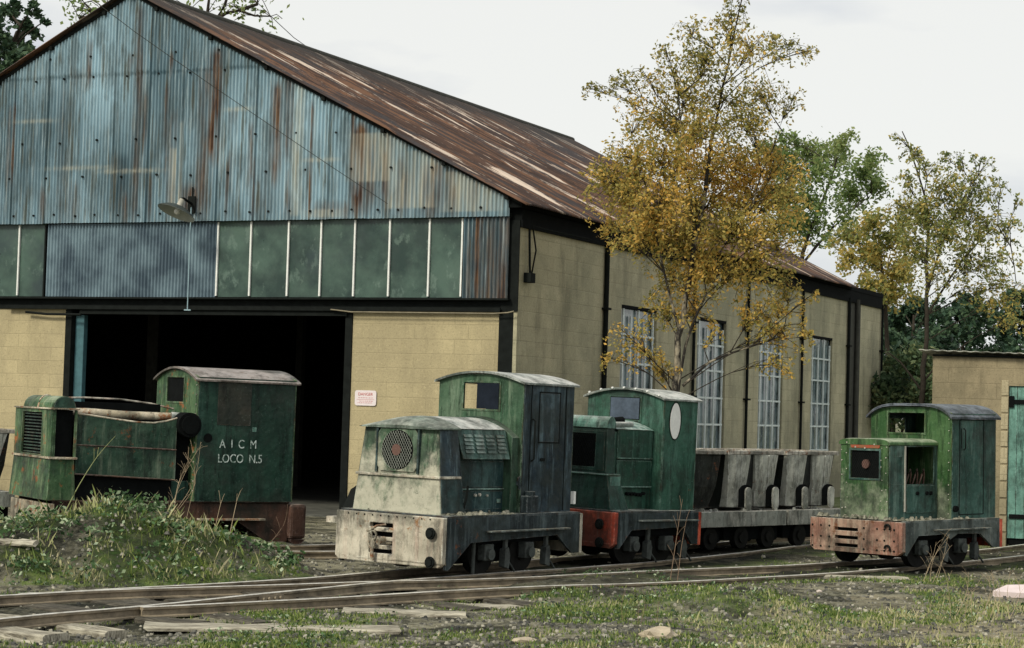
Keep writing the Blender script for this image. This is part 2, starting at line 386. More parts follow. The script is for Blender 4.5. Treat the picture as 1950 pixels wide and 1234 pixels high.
C_far = [(-8.4, 19.85), (-5.9, 21.25), (-4.2, 21.85), (-2.6, 22.15), (-1.7, 22.8), (-.5, 24.2)]
rail(A_near, 'long nearest rail curving from the bottom left under the left green locomotives')
rail(A_far, 'far rail running behind the near one from the left edge to the white-nosed locomotive')
rail(B_far, 'rail passing just right of the dusty locomotive towards the right-hand locomotive')
rail(B_near, 'rail in the grass nearest the camera on the right, leading under the small right locomotive')
rail(C_near, 'short near rail showing behind the weedy mound at the shed doorway')
rail(C_far, 'short far rail showing on gravel before the shed doorway')
MT['wood'] = (lambda q: q.done(q.mix(q.ramp(q.noise(5, 9, (1, 9, 3), rough=.7), .38, .64), (.12, .105, .08), (.56, .52, .41))))(M('weathered_wood', .9, 0, .15))
MT['wooddark'] = (lambda q: q.done(q.mix(q.ramp(q.noise(5, 9, (1, 9, 3), rough=.7), .38, .64), (.03, .027, .022), (.15, .135, .105))))(M('old_wood', .9, 0, .15))
def plank(x, y, rz, L, wd, h, z, label, group, name='sleeper', cat='sleeper', mat='wood', tilt=(0, 0)):
    b = MB(); n = 8; secs = []
    for i in range(n+1):
        t = -L/2+L*i/n; e = [U(-.007, .007) for _ in range(5)]
        secs.append([(t+(U(-.03, .03) if i in (0, n) else 0), -wd/2+e[0], 0), (t, -wd/2+e[1], h-.015), (t, -wd/2+.02, h+e[2]), (t, wd/2-.02, h+e[3]), (t, wd/2+e[4], h-.015), (t, wd/2, 0)])
    b.loft(secs); o = b.build(name, mat); o.location = (x, y, z); o.rotation_euler = (tilt[0], tilt[1], rz)
    return tag(o, label, cat, group)
SL = 'sleepers under the yard tracks'
def along(pts, s):
    P = dense(pts, .05); acc = 0
    for a, b in zip(P, P[1:]):
        l = (b-a).length
        if acc+l >= s: return a+(b-a)*((s-acc)/l), (b-a).normalized()
        acc += l
    return P[-1], (P[-1]-P[-2]).normalized()
def sleepers(pts, s0, s1, off, n, Ls, label, zoff=-.185):
    for k in range(n):
        s = s0+(s1-s0)*k/max(1, n-1)+U(-.06, .06); p, d = along([(x, y, 0) for x, y in pts], s)
        nrm = Vector((-d.y, d.x, 0)); c = p+nrm*off
        L_ = Ls+U(-.12, .12); plank(c.x, c.y, atan2(nrm.y, nrm.x)+U(-.05, .05), L_, U(.20, .25), .11, zoff+U(-.012, .018), label, SL, mat=R_.choice(['wood', 'wooddark', 'wooddark']))
sleepers(A_near, 1.2, 6.0, .35, 8, 1.9, 'weathered sleeper of the points at the left foreground, part sunk in weeds')
sleepers(A_near, 8.0, 15.5, .46, 11, 1.45, 'dark sleeper beneath the left-hand locomotives and tubs', -.195)
sleepers(B_near, .6, 3.6, .25, 5, 1.9, 'pale split sleeper crossing the middle of the foreground points')
sleepers(B_near, 4.3, 14, .46, 14, 1.45, 'sleeper half buried in grass on the right-hand track')
sleepers(C_near, 3.4, 8.5, .42, 7, 1.4, 'sleeper by the shed doorway on the short siding', -.2)
# fishplate on the near rail
b = MB(); b.box(-.16, .16, -.035, -.012, -.07, -.02)
for k in (-.11, -.04, .04, .11): b.cyl((k, -.045), .014, 'y', -.055, -.035, 8)
p, d = along([(x, y, 0) for x, y in A_near], 5.55)
o = b.build('fishplate', 'rail'); o.location = (p.x, p.y, 0); o.rotation_euler = (0, 0, atan2(d.y, d.x)); tag(o, 'rusty bolted fishplate joining the near rail', 'fishplate')

# ------------------------------------------------------------------ engine shed (local: x right along the gable (0 = right corner), y back, z up)
TH = .443; OX, OY = -.08, 28.0
shed = thing('engine_shed', 'long block engine shed with rusty pitched roof and corrugated iron gable', 'shed', (OX, OY, 0), -TH)
ZA, ZE, WH = 7.998, 4.665, 6.692; SLOPE = (ZA-ZE)/WH; LEN = 20.12; RY = 17.3; Z0 = -.12
def verge(x): return ZA-abs(x+WH)*SLOPE
# gable cladding : real corrugations, sheet by sheet
PXX = [(-200, -11.1), (0, -9.18), (35, -8.80), (85, -8.27), (160, -7.52), (240, -6.72), (330, -5.83), (414, -4.97), (477, -4.37), (548, -3.70), (610, -3.13), (675, -2.55), (741, -1.96), (817, -1.30), (881, -.75), (970, 0)]
def px2x(p):
    for (a, b), (c, d) in zip(PXX, PXX[1:]):
        if p <= c: return b+(d-b)*(p-a)/(c-a)
    return 0
def py2z(y): return 4.357+(418-y)*.00812
STREAK = [  # px, half width px, y top, y bottom, rust, dark
    (403, 9, 95, 300, 1.0, .5), (410, 5, 120, 235, 1.0, .9), (388, 12, 130, 410, .45, .3), (330, 9, 210, 400, .35, 0), (365, 14, 350, 412, .9, .2),
    (522, 8, 165, 345, .75, .2), (545, 6, 140, 300, .6, .7), (590, 2.2, 205, 410, .9, .9), (684, 10, 250, 405, 1.0, .2), (670, 3, 210, 390, .6, .9),
    (640, 40, 392, 412, .7, .2), (825, 16, 320, 408, .75, 0), (770, 14, 340, 405, .4, .2), (117, 11, 130, 420, .12, .6), (262, 8, 0, 420, .35, .7),
    (165, 4, 60, 140, .6, .5), (150, 25, 120, 140, .3, .3), (245, 3, 95, 118, .9, .8), (323, 3, 98, 130, .9, .9), (95, 25, 150, 260, 0, .35), (440, 6, 210, 240, .45, 0), (140, 14, 340, 420, .25, .2),
    (705, 8, 270, 400, .5, 0), (740, 6, 260, 400, .35, 0), (905, 8, 350, 400, .35, 0), (500, 30, 300, 410, .1, .25), (235, 18, 290, 420, .1, .4), (860, 5, 330, 400, .5, .2)]
for _k in range(26):
    _p = U(280, 960) if _k < 18 else U(10, 300); _y = U(150, 380); STREAK.append((_p, U(2, 7), max(_y, 60+abs(_p-260)*.5), min(412, _y+U(50, 170)), U(.25, .7), U(.1, .8)))
PALE = [(720, 45, 265, 350), (333, 6, 280, 400), (755, 14, 350, 400), (565, 9, 150, 410), (900, 45, 340, 408), (345, 3, 230, 400), (620, 30, 403, 414), (450, 26, 207, 210), (60, 40, 213, 216), (250, 60, 318, 321), (150, 60, 309, 312), (600, 40, 308, 311), (905, 40, 392, 408), (800, 30, 300, 400)]
def stains(x, z, seed):
    r = 0; dk = 0; pl = 0
    for p, hw, y0, y1, ru, da in STREAK:
        X = px2x(p); W_ = hw*.0106; zt, zb = py2z(y0), py2z(y1)
        if abs(x-X) < W_*2.5 and zb-.2 < z < zt+.1:
            f = exp(-((x-X)/W_)**2)*min(1, max(0, (zt+.08-z)/.16))*min(1, max(0, (z-zb+.2)/.4))
            f *= .55+.6*noise.noise((x*25, z*1.3, 2))+.25
            r = max(r, f*ru); dk = max(dk, f*da)
    for p, hw, y0, y1 in PALE:
        X = px2x(p); W_ = hw*.0106; zt, zb = py2z(y0), py2z(y1)
        if abs(x-X) < W_*2 and zb-.1 < z < zt+.1:
            pl = max(pl, exp(-((x-X)/W_)**4)*min(1, max(0, (zt+.03-z)/.03))*min(1, max(0, (z-zb+.03)/.03))*(.55+.5*noise.noise((x*20, z*2, 4))))
    return max(0, min(1, r)), dk, max(0, min(1, pl))
PITCHC = .0620
def corr_wall(x0, x1, z0, z1f, y, tone=lambda x, z: .5, amp=.018, nz=22, seamrow=None, rustall=0):
    b = MB(); b.col = []; n = int((x1-x0)/PITCHC*8); cols = []
    for i in range(n+1):
        x = x0+(x1-x0)*i/n; zt = z1f(x)
        if zt <= z0+.02: zt = z0+.02
        for j in range(nz+1):
            t = j/nz; z = z0+(zt-z0)*t
            sheet = math.floor((x+.35)/.66); row = 1 if (seamrow and z > seamrow) else 0
            off = .004*((sheet*7+row*3) % 3) + (.006 if row else 0)
            wob = .012*noise.noise((x*1.3, z*.8, row*9.))
            zz = z + (.012*noise.noise((sheet*3.3, 1, 1)) if j == 0 else 0)
            b.v.append((x, y-off+amp*cos(2*pi*x/PITCHC)-wob, zz))
            r, dk, pl = stains(x, z, 0)
            tn = tone(x, z)+.34*noise.noise((sheet*5.7, row*3.1, 2.2))-.6*dk
            seam = abs((x+.35)/.66-round((x+.35)/.66))*.66
            if seam < .018: tn -= .5
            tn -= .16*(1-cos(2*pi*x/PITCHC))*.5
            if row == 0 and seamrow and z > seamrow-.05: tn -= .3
            b.col.append((max(0, min(1, tn)), min(1, r+rustall*(noise.noise((x*9, z*.5, 8))*1.2+.45)), pl, 1))
    for i in range(n):
        for j in range(nz):
            a = i*(nz+1)+j; b.f.append((a, a+nz+1, a+nz+2, a+1)); b.sm.append(True)
    return b
tone = lambda x, z: .56+.42*noise.noise((x*.9, z*.6, 1.5))+.12*noise.noise((x*7, z*.5, 3))+.12*(x+6)/6
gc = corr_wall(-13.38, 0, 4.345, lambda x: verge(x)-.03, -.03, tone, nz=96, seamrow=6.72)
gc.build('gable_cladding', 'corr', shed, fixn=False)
# roofing screws with washers
for zr_, step in ((4.47, .40), (5.08, .72), (5.65, .72), (6.66, .6), (7.0, .8)):
    x = -13.1
    while x < -.2:
        if verge(x) > zr_+.15: MB().cyl((x+U(-.02, .02), zr_+U(-.02, .02)), .017, 'y', -.062, -.03, 8).build('cladding_screw', 'darksteel', shed)
        x += step+U(-.06, .06)
# band under the gable: glazing and corrugated panels
tn2 = lambda x, z: .48+.35*noise.noise((x*.9, z*1.2, 6.5))
q = corr_wall(-8.25, -4.98, 3.177, lambda x: 4.34, .045, lambda x, z: .42+.5*max(0, .5-abs(x+6.0)/2.6)*max(0, (4.2-z)), nz=10)
MT['corrblue'] = (lambda q_: q_.done(q_.mix(q_.ramp(q_.noise(2.2, 8, (.8, 1, .7), rough=.6), .40, .64), (.07, .105, .135), (.20, .28, .32))))(M('bluish_sheet', .5, .1, .35))
q.build('blue_infill_sheet', 'corrblue', shed, fixn=False)
q = corr_wall(-.735, -.01, 3.177, lambda x: 4.34, .02, lambda x, z: .0+.5*noise.noise((x*9, z, 1)), nz=12, rustall=.6)
q.build('brown_infill_sheet', 'corr', shed, fixn=False)
q = M('painted_glass', .32, 0, .55)
c = q.mix(q.ramp(q.noise(1.1, 8, rough=.65, rnd=True), .40, .62), (.010, .032, .025), (.058, .108, .082))
c = q.mix(q.ramp(q.noise(4, 8, (1, 1, .7), off=6, rough=.7, rnd=True), .57, .64, 0, .45), c, (.15, .22, .18))
c = q.mix(q.ramp(q.noise(1.2, 6, off=16, rough=.6), .55, .7, 0, .5), c, (.02, .035, .045))
q.link(q.ramp(q.noise(3, 6), .3, .7, .25, .5), q.p.inputs['Roughness']); MT['glass'] = q.done(c)
bars = [-.735, -1.30, -1.96, -2.55, -3.13, -3.70, -4.37, -4.97]; left = [-8.27, -8.80, -9.4, -10.0, -10.6, -11.2, -11.8, -12.4, -13.3]
for L_ in (bars, left):
    for a, b_ in zip(L_, L_[1:]):
        t = .004*R_.random(); pn = MB(); pn.add([(b_+.004, .06+t, 3.185), (a-.004, .06-t, 3.185), (a-.004, .06+t, 4.35), (b_+.004, .06-t, 4.35), (b_+.004, .075, 3.185), (a-.004, .075, 3.185), (a-.004, .075, 4.35), (b_+.004, .075, 4.35)],
             [(0, 1, 2, 3), (7, 6, 5, 4), (0, 4, 5, 1), (3, 2, 6, 7), (0, 3, 7, 4), (1, 5, 6, 2)]); pn.build('window_pane', 'glass', shed)
    for a in L_:
        if a in (-.735, -8.27): MB().box(a-.012, a+.012, .025, .058, 3.18, 4.33).build('glazing_bar', 'darksteel', shed); 
        if a == -8.27: continue
        k = a-.03 if a == -.735 else a
        MB().box(k-.013, k+.013, .028, .056, 3.20, 4.335).build('glazing_bar', 'white', shed)
MB().box(-13.38, .02, -.02, .10, 3.145, 3.175).build('window_sill', 'darksteel', shed, bevel=.004)
MB().box(-13.38, .0, .10, .30, 3.145, 4.40).build('band_backing', 'black', shed)
MB().box(-13.38, .0, .07, .12, 4.34, 4.40).build('band_head', 'darksteel', shed)
lb = MB(); lb.box(-13.38, .0, .10, .34, 2.985, 3.14); lb.build('lintel_beam', 'darksteel', shed)
lb = MB(); lb.box(-7.56, -2.66, .06, .098, 2.905, 2.98); lb.box(-9.0, -.12, .02, .055, 2.98, 3.04); lb.build('door_track', MT['darksteel'], shed, bevel=.004)
cd = MB(); cd.tube([(-2.9, .0, 3.00), (-2.55, .0, 2.965), (-.2, .0, 2.955), (.02, .0, 2.97), (.11, 0, 2.99)], .010, 8); cd.build('conduit', MT['quoinc'], shed)
cd = MB(); cd.tube([(-8.6, .03, 2.93), (-8.2, .03, 2.90), (-7.5, .03, 2.895)], .02, 8); cd.build('conduit', MT['darksteel'], shed)
# block walls
MB().plate('y', .12, .34, -13.38, -7.86, Z0, 2.984).build('front_wall', 'block_front', shed)
MB().plate('y', .12, .34, -2.58, -.165, Z0, 2.984).build('front_wall', 'block_front', shed)
MB().box(-7.857, -7.74, .10, .36, Z0, 2.98).build('door_jamb', 'darksteel', shed); MB().box(-2.70, -2.583, .10, .36, Z0, 2.98).build('door_jamb', 'darksteel', shed)
MB().box(-7.735, -7.565, .20, .30, Z0, 2.90).build('door_post', 'teal', shed, bevel=.01)
MB().box(-.162, .06, .09, .34, Z0, 2.984).build('corner_column', 'darksteel', shed)
# side wall with window openings
wins = [(4.02, 5.60), (7.60, 9.14), (11.10, 12.62), (14.58, 16.1)]
WB, WT = .62, 3.335
sw = MB().plate('x', -.14, .12, .10, LEN, Z0, 4.30, [(a, b_, WB, WT) for a, b_ in wins]); sw.build('side_wall', 'block_side', shed)
MB().box(-.14, .13, .08, .098, 2.99, 4.30).build('corner_trim', 'darksteel', shed)
q = M('window_glass', .12, 0, .6); c = q.mix(q.ramp(q.noise(2.4, 7, rough=.6), .4, .6), (.04, .065, .075), (.20, .26, .27)); c = q.mix(q.ramp(q.noise(5, 8, off=5), .58, .66, 0, .8), c, (.30, .33, .33)); MT['wglass'] = q.done(c)
for a, b_ in wins:
    fr = MB(); fr.plate('x', .03, .07, a+.005, b_-.005, WB+.005, WT-.005, [(a+.045, b_-.045, WB+.045, WT-.045)]); f = fr.build('window', 'darksteel', shed)
    MB().box(-.0+.040, .050, a+.04, b_-.04, WB+.04, WT-.04).build('pane', 'wglass', f)
    br = MB(); n = 5 if a < 5 else 4
    for k in range(n):
        yy = a+.16+(b_-a-.26)*k/(n-1); br.box(.072, .098, yy-.022, yy+.022, WB+.005, WT-.05-(.12*(k % 2)))
    for z in (.93, 1.43, 1.91, 2.40, 2.86): br.box(.071, .092, a+.03, b_-.03, z-.017, z+.017)
    br.build('window_bars', 'bar', f)
    MB().box(.121, .16, a-.06, b_+.06, WB-.07, WB-.005).build('sill', 'concrete', f)
for a, b_ in wins: MB().box(-.05, .118, a+.01, b_-.01, WT-.05, WT-.002).build('recess_shade', 'black', shed)  # black strip painting the shade at the top of the window recess
for y, wd in ((.80, 0), (3.27, .055), (7.30, .04), (10.26, .04), (13.76, .04), (17.22, .05), (20.06, .04)):
    if not wd: continue
    b = MB(); b.cyl((.165, y), wd*.72, 'z', Z0, 4.28, 12)
    for z in (.6, 1.9, 3.2): b.box(.12, .225, y-.075, y+.075, z, z+.035)
    b.build('downpipe', 'darksteel', shed)
b = MB(); b.cyl((.18, 17.85), .05, 'z', Z0, 4.28, 12); b.box(.121, .126, 17.4, 18.3, Z0, 4.28); b.build('downpipe', MT['lintel'], shed)
MB().box(-.10, .15, .10, LEN, 4.303, 4.46).build('wall_plate', 'black', shed)  # coloured black to carry the shadow under the eaves
MB().box(.121, .165, .10, LEN, 4.20, 4.302).build('eaves_shade', 'black', shed)  # black strip painting the eaves shadow on the wall top
# pipes and bracket on the near corner
b = MB(); b.tube([(.17, .32, 4.2), (.18, .34, 3.7), (.19, .34, 3.55)], .018, 8); b.box(.13, .24, .26, .42, 3.42, 3.56); b.tube([(.15, .2, 4.27), (.16, .9, 4.24), (.16, 2.6, 4.25)], .014, 6); b.tube([(.16, .45, 4.25), (.2, .5, 3.9), (.17, .42, 3.5)], .012, 6)
b.build('service_pipe', 'darksteel', shed)
# remaining walls and inside
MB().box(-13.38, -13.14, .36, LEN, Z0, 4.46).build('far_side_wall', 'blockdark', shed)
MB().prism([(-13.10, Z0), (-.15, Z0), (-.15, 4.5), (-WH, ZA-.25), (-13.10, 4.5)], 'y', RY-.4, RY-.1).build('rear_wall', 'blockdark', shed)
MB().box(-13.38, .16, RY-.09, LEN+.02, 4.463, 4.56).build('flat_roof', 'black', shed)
MB().box(-13.12, -.15, LEN-.2, LEN-.01, Z0, 4.46).build('end_wall', 'block_side', shed)
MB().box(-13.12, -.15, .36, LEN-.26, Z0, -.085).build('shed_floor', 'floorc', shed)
for x in (-8.6, -4.4):
    for y in (3.5, 8.5): MB().box(x-.07, x+.07, y-.07, y+.07, -.08, 4.5).build('roof_post', 'lintel', shed)
for y in (3.5, 8.5): MB().box(-13.1, -.16, y-.06, y+.06, 4.2, 4.36).build('tie_beam', 'lintel', shed)
MB().prism([(-13.2, 4.42), (-.1, 4.42), (-WH, ZA-.12)], 'y', .06, .10).build('gable_backing', 'black', shed)
# roof
def roof(side):
    b = MB(); b.col = []; y0, y1 = -.16, RY; ny = int((y1-y0)/PITCHC*6); nxs = 40; run = WH+.34
    for j in range(ny+1):
        y = y0+(y1-y0)*j/ny; lane = math.floor(y/.66)
        for i in range(nxs+1):
            t = i/nxs; d = run*t; row = 0 if t < .36 else (1 if t < .70 else 2)
            lift = -.010*row + .004*((lane*5+row) % 3)
            sag = .025*noise.noise((d*.4, y*.25, 3))*(t*(1.1-t))*3
            x = -WH+side*d; z = ZA-d*SLOPE+.03+.012*cos(2*pi*y/PITCHC)+lift+sag
            b.v.append((x, y, z))
            tn = .5+.6*noise.noise((lane*3.1, row*5.5, 1))+.3*noise.noise((d*.7, y*2.2, 7))
            du = max(0, 1-(d/1.7)**2)*.8 if d < 1.7 else 0
            e = abs(t-.36) < .012 or abs(t-.70) < .012
            if e: tn -= .3
            pl = .5+noise.noise((lane*1.7, row*2.3, 5))*1.1
            b.col.append((max(0, min(1, tn)), min(1, du), max(0, min(1, pl)), 1))
    for j in range(ny):
        for i in range(nxs):
            a = j*(nxs+1)+i; b.f.append((a, a+1, a+nxs+2, a+nxs+1)); b.sm.append(True)
    return b
for s_ in (1, -1):
    o = roof(s_).build('roof', 'roof', shed, fixn=False)
    md = o.modifiers.new('thick', 'SOLIDIFY'); md.thickness = .012; md.offset = -1
MB().tube([(-WH, -.17, ZA+.015), (-WH, RY+.01, ZA+.015)], .075, 10).build('ridge_cap', 'lintel', shed)
for s_ in (1, -1):     # timber verge board and purlins
    b = MB(); x1 = s_*(WH+.22)
    b.loft([[(-WH, -.07, ZA-.06), (-WH, -.045, ZA-.06), (-WH, -.045, ZA-.0), (-WH, -.07, ZA-.0)], [(-WH+x1, -.07, ZA-.06-(WH+.22)*SLOPE), (-WH+x1, -.045, ZA-.06-(WH+.22)*SLOPE), (-WH+x1, -.045, ZA-(WH+.22)*SLOPE), (-WH+x1, -.07, ZA-(WH+.22)*SLOPE)]])
    b.build('verge_board', 'darksteel', shed)
    for k in range(7):
        d = .5+k*1.03; x = -WH+s_*d; z = ZA-d*SLOPE-.045
        MB().box(x-.03, x+.03, -.10, RY-.02, z-.045, z+.015).build('purlin', 'darksteel', shed)
b = MB(); b.prism([(-.02, 4.47), (.20, 4.47), (.20, 4.52), (-.02, 4.62)], 'y', -.02, RY-.02); b.build('eaves_board', 'black', shed)  # black as well, part of the painted eaves shadow
def SW(x, y, z):
    return Vector((OX+x*cos(TH)+y*sin(TH), OY-x*sin(TH)+y*cos(TH), z))
# lamp on the gable
lp = SW(-5.50, -.06, 4.47)
lamp = thing('yard_lamp', 'tilted enamelled yard lamp on a bracket low on the corrugated gable', 'lamp', lp, -TH)
MT['enamel'] = flat('enamel_shade', (.05, .06, .055), .35, .3)
MT['lampin'] = flat('shade_inside', (.34, .36, .33), .4, .15)
b = MB(); b.tube([(.10, .0, .14), (.11, -.25, .20), (.18, -.42, .17), (.21, -.49, .10)], .02, 8); b.box(.03, .17, -.02, .0, .0, .26); b.tube([(.1, 0, .4), (.11, -.01, .2)], .015, 6); b.build('bracket', 'darksteel', lamp)
def dish(r0, r1, d, th, up=True):
    b = MB(); secs = []
    for k in range(8):
        t = k/7; r = r0+(r1-r0)*t**.8; z = -d*t**1.6
        secs.append((r, z))
    for k in range(len(secs)-1):
        for i in range(28):
            a0, a1 = 2*pi*i/28, 2*pi*(i+1)/28; (ra, za), (rb, zb) = secs[k], secs[k+1]
            b.add([(ra*cos(a0), ra*sin(a0), za-th), (ra*cos(a1), ra*sin(a1), za-th), (rb*cos(a1), rb*sin(a1), zb-th), (rb*cos(a0), rb*sin(a0), zb-th)], [(0, 1, 2, 3)], True)
    return b
for th, nm, mt in ((0, 'lamp_shade', 'enamel'), (.006, 'shade_lining', 'lampin')):
    o = dish(.05, .30, .11, th).build(nm, mt, lamp, merge=True, fixn=False); o.location = (.21, -.50, .05); o.rotation_euler = (radians(-20), radians(12), 0)
b = MB(); b.cyl((0, 0), .05, 'z', -.02, .12, 16, .038); o = b.build('lamp_holder', MT['concrete'], lamp); o.location = (.21, -.50, .05); o.rotation_euler = (radians(-20), radians(12), 0)
import bmesh
me = bpy.data.meshes.new('bulb'); bm_ = bmesh.new(); bmesh.ops.create_uvsphere(bm_, u_segments=16, v_segments=10, radius=.05); bm_.to_mesh(me); bm_.free(); me.polygons.foreach_set('use_smooth', [True]*len(me.polygons)); me.materials.append(MT['white'])
o = bpy.data.objects.new('bulb', me); COL.objects.link(o); o.parent = lamp; o.location = (.20, -.53, -.03)
MT['cord'] = flat('pale_cord', (.30, .42, .46), .6, .1)
c0 = SW(-5.36, -.14, 4.55); c1 = SW(-5.36, -.14, 2.98)
b = MB(); b.tube([c0, (c0+c1)/2, c1], .009, 6); b.box(c1.x-.05, c1.x+.05, c1.y-.02, c1.y+.02, c1.z-.02, c1.z); tag(b.build('hanging_cable', 'cord'), 'thin pale cable hanging straight down beside the gable lamp', 'cable')
# warning sign
MT['signwhite'] = flat('sign_white', (.74, .66, .66), .5, .06)
MT['signred'] = flat('sign_red', (.55, .16, .15), .5, .15)
def text(s, size, name, mat, parent, ext=.001):
    cu = bpy.data.curves.new('t', 'FONT'); cu.body = s; cu.size = size; cu.extrude = ext; cu.align_x = 'CENTER'; cu.align_y = 'CENTER'
    to = bpy.data.objects.new('t', cu); COL.objects.link(to); bpy.context.view_layer.update()
    me = bpy.data.meshes.new_from_object(to.evaluated_get(bpy.context.evaluated_depsgraph_get())); me.name = name; bpy.data.objects.remove(to)
    me.materials.clear(); me.materials.append(MT[mat] if isinstance(mat, str) else mat)
    o = bpy.data.objects.new(name, me); COL.objects.link(o); o.parent = parent; return o
sp_ = SW(-2.315, .105, 1.70)
sign = thing('warning_sign', 'small rounded white warning sign with faded red lettering on the block wall by the doorway', 'sign', sp_, -TH)
def rrect(w_, h_, r, n=5):
    o = []
    for cx, cy, a0 in ((w_/2-r, h_/2-r, 0), (-w_/2+r, h_/2-r, 90), (-w_/2+r, -h_/2+r, 180), (w_/2-r, -h_/2+r, 270)):
        for k in range(n+1): t = radians(a0+90*k/n); o.append((cx+r*cos(t), cy+r*sin(t)))
    return o
b = MB(); b.prism(rrect(.36, .225, .035), 'y', -.006, .004); b.build('sign_plate', 'signwhite', sign)
t_ = text('DANGER', .062, 'sign_lettering', 'signred', sign); t_.rotation_euler = (pi/2, 0, 0); t_.location = (0, -.0085, .055)
MT['signfade'] = flat('sign_faded', (.62, .38, .38), .5, .2)
b = MB(); b.box(-.15, .15, -.0085, -.0065, -.025, -.018)
for z_, x0_, x1_ in ((.005, -.12, .12), (-.045, -.10, .12), (-.07, -.13, .09)):
    x = x0_
    while x < x1_:
        l_ = U(.012, .03); b.box(x, x+l_, -.0085, -.0065, z_-.007, z_+.006); x += l_+.012
b.build('faded_lines', 'signfade', sign)
# overhead wires
def wire(name, pts, label, r=.008):
    P = dense(pts, .6); b = MB(); b.tube(P, r, 5); return tag(b.build(name, 'lintel'), label, 'wire')
wire('overhead_wire', [at(60, -110, 25.8), at(190, 10, 26.3), at(330, 112, 26.9), at(480, 215, 27.5), at(620, 310, 28.1), at(738, 388, 28.72)], 'thin sagging wire crossing diagonally in front of the gable', .005)
wire('overhead_wire', [at(440, -50, 40), at(490, 5, 40), at(560, 72, 41), at(600, 100, 42)], 'thin wire against the sky above the roof ridge', .008)

# ------------------------------------------------------------------ shed contents: dim tub inside the doorway
MT['tubgrey'] = paint('tub_grey', (.12, .125, .11), (.22, .22, .19), rust=.4, dust=.7)
MT['tubpale'] = paint('tub_pale', (.46, .47, .40), (.60, .60, .52), (.66, .64, .56), .7, .30, 0, off=6)
MT['tubdark'] = paint('tub_dark', (.014, .016, .014), (.032, .036, .032), (.08, .08, .07), .5, .3, .3, off=2)
MT['rimpale'] = paint('rim_pale', (.46, .42, .35), (.62, .57, .48), rust=.5, rc=(.22, .10, .05), off=8)
def wheelset(par, x, yc, gauge=.92, r=.2, z=0.):
    for s_ in (-1, 1):
        y = yc+s_*gauge/2; b = MB(); b.cyl((x, z+r), r, 'y', y-.04, y+.045, 28)
        b.cyl((x, z+r), r*.45, 'y', y+s_*.05-.012, y+s_*.05+.012, 16)
        b.build('wheel', 'wheelmat', par)
    b = MB(); b.cyl((x, z+r), .035, 'y', yc-gauge/2, yc+gauge/2, 10); b.build('axle', 'wheelmat', par)
MT['wheelmat'] = flat('wheel_iron', (.012, .012, .011), .55, .4)
MT['gear'] = flat('grey_running_gear', (.055, .063, .058), .7, .75, 9)
MT['chassis'] = paint('tub_chassis', (.30, .31, .27), (.44, .43, .37), rust=.3, dust=.8, off=12)
